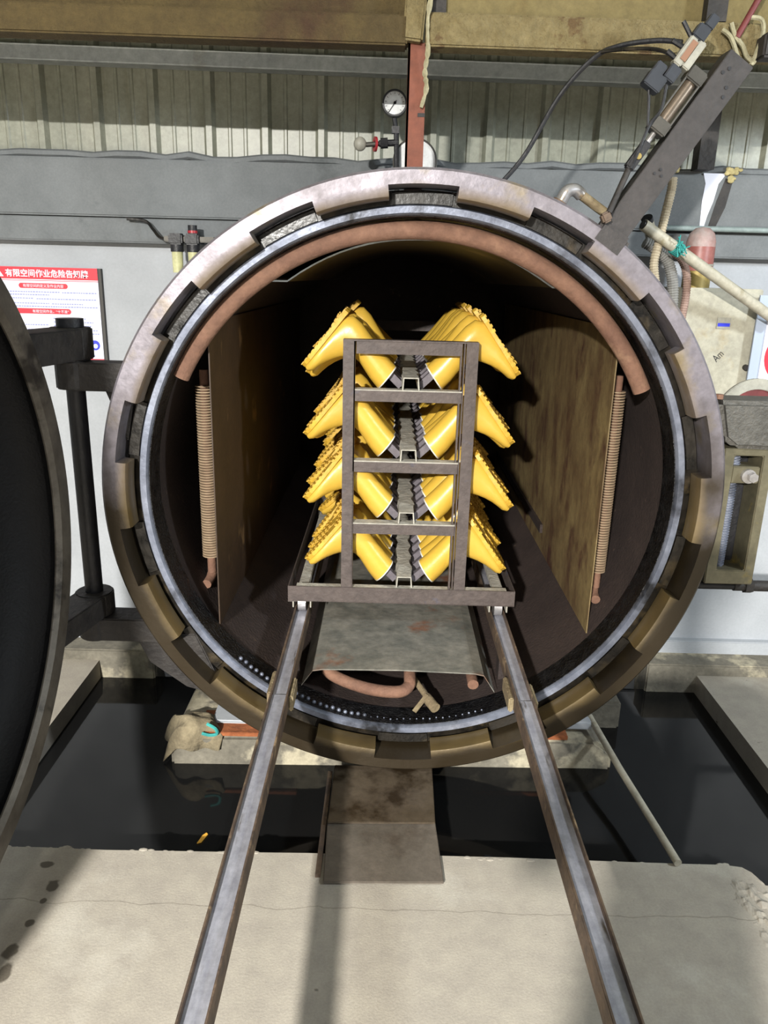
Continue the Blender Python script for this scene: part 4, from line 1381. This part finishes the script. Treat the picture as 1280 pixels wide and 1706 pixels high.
hose([(0.905, 2.70, 1.98), (0.905, 2.70, 1.94), (0.893, 2.70, 1.85), (0.885, 2.70, 1.78), (0.878, 2.70, 1.71), (0.898, 2.70, 1.63), (0.925, 2.70, 1.57), (0.95, 2.72, 1.48)], 0.0155, M['hose'], 'beige corrugated hose hanging from behind the lock arm')
hose([(0.862, 2.78, 1.785), (0.90, 2.78, 1.765), (0.945, 2.78, 1.73), (0.972, 2.78, 1.67), (0.985, 2.78, 1.58), (0.985, 2.78, 1.45)], 0.020, M['hosegrey'], 'thick grey corrugated hose curving down below the white pipe')
hose([(0.955, 2.84, 1.765), (1.01, 2.84, 1.74), (1.04, 2.84, 1.69), (1.05, 2.84, 1.62), (1.045, 2.84, 1.52), (1.04, 2.84, 1.42)], 0.0145, M['hosepink'], 'pinkish corrugated hose along the left edge of the cabinet')
pv = MB().cyl((0.815, 2.66, 1.832), (1.40, 2.84, 1.525), 0.0185, 18)
pvo = pv.build('plastic_pipe', M['pvc'], smooth=True)
tag(pvo, 'long dirty white plastic pipe slanting down across the cabinet', 'pipe')
MB().cyl((0.812, 2.659, 1.8335), (0.8155, 2.66, 1.832), 0.0145, 16).build('pipe_bore', M['black'], pvo)
pv2 = MB().cyl((0.872, 2.80, 1.85), (0.91, 2.84, 1.79), 0.02, 16)
pv2o = pv2.build('pipe_stub', M['pvc'], smooth=True)
tag(pv2o, 'short pipe stub with open end behind the beige hose', 'pipe')
MB().cyl((0.864, 2.79, 1.862), (0.8725, 2.80, 1.85), 0.0195, 16).build('stub_end', M['black'], pv2o)
st = MB()
for i in range(16):
    a = random.uniform(0, 6.28)
    p = Vector((0.945, 2.675, 1.764))
    st.tube([p + Vector((random.uniform(-.012, .012), -0.012, random.uniform(-.02, .02))), p + Vector((random.uniform(-.02, .03), -0.03, random.uniform(-.03, .04)))], 0.0022, 5)
for i in range(5):
    c_ = Vector((0.935 + 0.006 * i, 2.697 + 0.0018 * i, 1.769 - 0.003 * i))
    d = Vector((0.585, 0.18, -0.307)).normalized()
    u_ = d.orthogonal().normalized()
    v_ = d.cross(u_)
    st.tube([c_ + (u_ * math.cos(t * .5236) + v_ * math.sin(t * .5236)) * 0.021 for t in range(12)], 0.003, 5, closed=True)
tag(st.build('rope_knot', M['cyan'], smooth=True), 'turquoise rope knot tied round the white plastic pipe', 'rope')
tag(MB().cyl((1.03, 3.085, 1.852), (2.6, 3.085, 1.852), 0.010, 12).build('grey_conduit', M['greypipe'], smooth=True), 'thin grey green pipe running level along the right lintel', 'pipe')
# dark column, bright light streak put in as white strip, slot on the lintel
sc_ = MB().bb(1.10, 1.16, 3.03, 3.095, 2.05, 2.34)
tag(sc_.build('steel_stub', M['hinge']), 'dark steel upright standing on the lintel behind the lock arm', 'post')
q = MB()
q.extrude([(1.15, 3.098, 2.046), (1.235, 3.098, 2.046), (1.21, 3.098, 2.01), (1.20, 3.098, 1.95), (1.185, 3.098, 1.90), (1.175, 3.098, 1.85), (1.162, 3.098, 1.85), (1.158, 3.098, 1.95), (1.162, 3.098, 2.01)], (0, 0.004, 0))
q.build('light_streak', M['white'], lo, label='bright streak of light painted white')
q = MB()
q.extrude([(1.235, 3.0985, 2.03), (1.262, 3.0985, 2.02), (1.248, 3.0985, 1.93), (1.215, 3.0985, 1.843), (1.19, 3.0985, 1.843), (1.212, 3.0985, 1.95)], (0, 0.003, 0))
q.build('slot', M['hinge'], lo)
fo = MB()
for x, z in ((0.965, 2.055), (0.99, 2.06), (1.02, 2.062), (1.045, 2.058), (1.235, 2.045), (1.25, 2.03), (1.245, 2.06), (1.27, 2.06)):
    for _ in range(4):
        fo.ball((x + random.uniform(-.014, .014), 3.092, z + random.uniform(-.012, .008)), random.uniform(0.006, 0.012), 7, 5, (1.2, 0.7, 0.9))
fo.build('foam_lump', M['foam'], lo, smooth=True)['kind'] = 'stuff'

# right sign
s2_ = thing('prohibition_sign', (1.45, 2.86, 1.3), 'white sign with a red circle at the right edge', 'sign')
MB().bb(1.335, 1.80, 2.885, 2.893, 1.30, 1.62).build('backing', M['bluegrey'], s2_)
MB().bb(1.372, 1.80, 2.88, 2.885, 1.305, 1.61).build('board', M['white'], s2_)
MB().lathe([(0.075, 0), (0.10, 0), (0.10, 0.002), (0.075, 0.002)], Matrix.Translation((1.482, 2.8785, 1.405)), 40).build('red_circle', M['red'], s2_)
MB().bar((1.42, 2.8793, 1.47), (1.545, 2.8793, 1.34), 0.02, 0.0015).build('red_slash', M['red'], s2_)

# screw lock gear
lk = thing('screw_lock', (1.06, 2.26, 0.75), 'oily screw lock housing bolted to the right side of the ring', 'lock')
hb_ = MB()
pts = [(0.992, 1.322), (1.36, 1.322), (1.36, 1.185), (1.29, 1.172), (1.06, 1.177), (1.022, 1.205)]
hb_.extrude([(x, 2.295, z) for x, z in pts], (0, 0.14, 0))
hb_.build('head_block', M['lockblock'], lk, bevel=0.014)
fx0, fx1, fz0, fz1 = 1.036, 1.19, 0.731, 1.175
fr_ = MB()
v = [[(fx0, fz0), (fx1, fz0), (fx1, fz1), (fx0, fz1)], [(fx0 + 0.034, fz0 + 0.048), (fx1 - 0.032, fz0 + 0.048), (fx1 - 0.032, fz1 - 0.022), (fx0 + 0.034, fz1 - 0.022)]]
V = [[[fr_._v((x, y, z)) for x, z in lp] for y in (2.31, 2.41)] for lp in v]
for k in range(4):
    q = (k + 1) % 4
    fr_.face([V[0][0][k], V[0][0][q], V[1][0][q], V[1][0][k]])
    fr_.face([V[0][1][k], V[1][1][k], V[1][1][q], V[0][1][q]])
    fr_.face([V[0][0][k], V[0][1][k], V[0][1][q], V[0][0][q]])
    fr_.face([V[1][0][k], V[1][0][q], V[1][1][q], V[1][1][k]])
fr_.build('frame', M['lockframe'], lk, bevel=0.003)
MB().bb(fx0 + 0.01, fx1 - 0.01, 2.411, 2.42, fz0 + 0.02, fz1 - 0.01).build('back_plate', M['black'], lk)
MB().bb(fx0 + 0.035, fx1 - 0.033, 2.316, 2.39, 1.065, 1.118).build('nut_block', M['lockframe'], lk, bevel=0.003)
MB().cyl((1.127, 2.285, 1.09), (1.127, 2.32, 1.09), 0.0155, 6).cyl((1.12, 2.302, 1.09), (1.12, 2.32, 1.09), 0.022, 16).build('bolt', M['chrome'], lk)
sw = MB()
sw.tube([(1.093, 2.355, 0.775), (1.093, 2.355, 1.153)], 0.013, 14)
hx = [(1.093 + 0.0152 * math.cos(i * 0.9), 2.355 + 0.0152 * math.sin(i * 0.9), 0.78 + 0.365 * i / 300) for i in range(300)]
sw.tube(hx, 0.0026, 5)
sw.build('screw', M['seal'], lk, smooth=True)
MB().cyl((0.965, 2.36, 0.708), (1.40, 2.36, 0.708), 0.0145, 14).build('cross_rod', M['black'], lk, smooth=True)
MB().cyl((1.155, 2.36, 0.708), (1.36, 2.36, 0.708), 0.018, 14).build('rod_sleeve', M['hinge'], lk, smooth=True)
MB().cyl((1.19, 2.36, 0.708), (1.215, 2.36, 0.708), 0.025, 6).build('rod_nut', M['hinge'], lk)
MB().cyl((1.005, 2.335, 1.322), (1.005, 2.335, 1.336), 0.012, 10).build('red_cap', M['rustpipe'], lk)

gd = thing('wheel_guard', (1.12, 2.45, 1.3), 'white half-round guard cover behind the screw lock head', 'guard')
gm = MB()
GMx = Matrix.Translation((1.18, 2.46, 1.245))
gm.lathe([(0.092, 0), (0.126, 0), (0.126, 0.014), (0.092, 0.014)], GMx, 24, a0=0, a1=math.pi)
gm.build('cover', M['offwhite'], gd, bevel=0.002)
MB().lathe([(0.001, 0.006), (0.093, 0.006), (0.093, 0.010), (0.001, 0.010)], GMx, 20, a0=0, a1=math.pi).build('inside_plate', M['maroon'], gd)
MB().bb(1.045, 1.40, 2.44, 2.485, 1.30, 1.315).build('ledge', M['offwhite'], gd, bevel=0.002)
MB().bb(1.10, 1.13, 2.476, 2.50, 0.9, 1.30).build('foot', M['hinge'], gd)

# thin maroon conduit and junction at the top right corner
MB_ = MB().cyl((0.925, 2.385, 2.295), (0.99, 2.385, 2.43), 0.0085, 10)
tag(MB_.build('maroon_conduit', M['maroon'], smooth=True), 'thin maroon conduit rising in the top right corner', 'conduit')
jb = MB().bb(0.985, 1.03, 2.34, 2.40, 2.24, 2.30)
tag(jb.build('junction_box', M['hinge'], bevel=0.006), 'brown junction box under the beam in the top right corner', 'box')
tg = MB()
for pts in ([(0.905, 2.385, 2.33), (0.92, 2.385, 2.30), (0.945, 2.385, 2.275), (0.96, 2.385, 2.25), (0.985, 2.385, 2.235)],
            [(0.955, 2.385, 2.345), (0.985, 2.385, 2.34), (0.995, 2.385, 2.31), (0.985, 2.385, 2.26), (0.975, 2.385, 2.23)],
            [(0.885, 2.39, 2.315), (0.91, 2.385, 2.295), (0.935, 2.385, 2.25), (0.95, 2.385, 2.23)]):
    tg.tube(smoothpath(pts, 5), 0.006, 6)
tag(tg.build('loose_wiring', M['fibre'], smooth=True), 'dusty loose wiring hanging above the end of the lock arm', 'wiring')

# ------------------------------------------------------------------ the photographer, standing just behind the camera
pe = thing('person', (0, -0.42, 0), 'person in dark work clothes standing behind the viewpoint with raised forearms', 'person')


def limb(chains, name, m, parent, sub=1):
    verts, edges, rad = [], [], []
    for ch in chains:
        prev = None
        for p, r in ch:
            hit = [i for i, q_ in enumerate(verts) if (Vector(q_) - Vector(p)).length < 1e-5]
            if hit:
                i = hit[0]
            else:
                verts.append(p)
                rad.append(r)
                i = len(verts) - 1
            if prev is not None:
                edges.append((prev, i))
            prev = i
    me = bpy.data.meshes.new(name)
    me.from_pydata(verts, edges, [])
    o = bpy.data.objects.new(name, me)
    col.objects.link(o)
    sk = o.modifiers.new('skin', 'SKIN')
    sk.use_smooth_shade = True
    for v_, r in zip(me.skin_vertices[0].data, rad):
        v_.radius = (r, r) if not isinstance(r, tuple) else r
    me.skin_vertices[0].data[0].use_root = True
    o.modifiers.new('smooth', 'SUBSURF').levels = sub
    me.materials.append(m)
    adopt(o, parent)
    return o


PY = -0.42
M['cloth'] = mat('dark_work_cloth', '#2e3238', '#262a30', 20, 0.9)
M['skin'] = mat('skin_tone', '#b58a6c', '#a97e62', 20, 0.6)
M['hair'] = mat('black_hair', '#15120f', '#1d1915', 30, 0.6)
pelvis = (0, PY, 0.95)
chest = (0, PY + 0.01, 1.30)
neckb = (0, PY, 1.46)
body = [[(pelvis, (0.16, 0.12)), ((0, PY, 1.10), (0.145, 0.105)), (chest, (0.165, 0.115)), (neckb, (0.07, 0.065))]]
for sg in (-1, 1):
    body.append([(pelvis, 0.16), ((sg * 0.10, PY, 0.86), 0.095), ((sg * 0.115, PY + 0.015, 0.48), 0.062), ((sg * 0.12, PY - 0.01, 0.10), 0.047)])
    body.append([(chest, 0.16), ((sg * 0.19, PY, 1.40), 0.062), ((sg * 0.275, PY + 0.0, 1.12), 0.047), ((sg * 0.14, PY + 0.21, 1.36), 0.034)])
limb(body, 'clothed_body', M['cloth'], pe)
limb([[((0, PY, 1.45), 0.052), ((0, PY + 0.01, 1.54), 0.055)], [((0, PY + 0.01, 1.54), 0.055), ((0, PY + 0.03, 1.60), (0.07, 0.08)), ((0, PY + 0.025, 1.68), (0.076, 0.095)), ((0, PY + 0.01, 1.74), (0.055, 0.07))]], 'head', M['skin'], pe, 2)
hm = MB().ball((0, PY + 0.0, 1.70), 0.1, 16, 10, (0.86, 1.0, 0.85))
hm.build('hair', M['hair'], pe, smooth=True)
for sg in (-1, 1):
    h0 = Vector((sg * 0.135, PY + 0.215, 1.365))
    ch = [[(tuple(h0), 0.026), (tuple(h0 + Vector((-sg * 0.03, 0.02, 0.06))), 0.033)]]
    palm = h0 + Vector((-sg * 0.03, 0.02, 0.06))
    for k in range(4):
        b_ = palm + Vector((-sg * 0.004, 0.006 * (k - 1.5), 0.02 - 0.004 * k))
        ch.append([(tuple(palm), 0.033), (tuple(b_ + Vector((-sg * 0.02, 0.014 * (k - 1.5), 0.03))), 0.0095), (tuple(b_ + Vector((-sg * 0.045, 0.016 * (k - 1.5), 0.045))), 0.008)])
    ch.append([(tuple(palm), 0.033), (tuple(palm + Vector((-sg * 0.005, -0.04, 0.015))), 0.011), (tuple(palm + Vector((-sg * 0.03, -0.05, 0.03))), 0.009)])
    limb(ch, 'hand', M['skin'], pe)
    MB().bb(sg * 0.12 - 0.048, sg * 0.12 + 0.048, PY - 0.10, PY + 0.16, 0.0, 0.085).build('shoe', M['black'], pe, bevel=0.03)
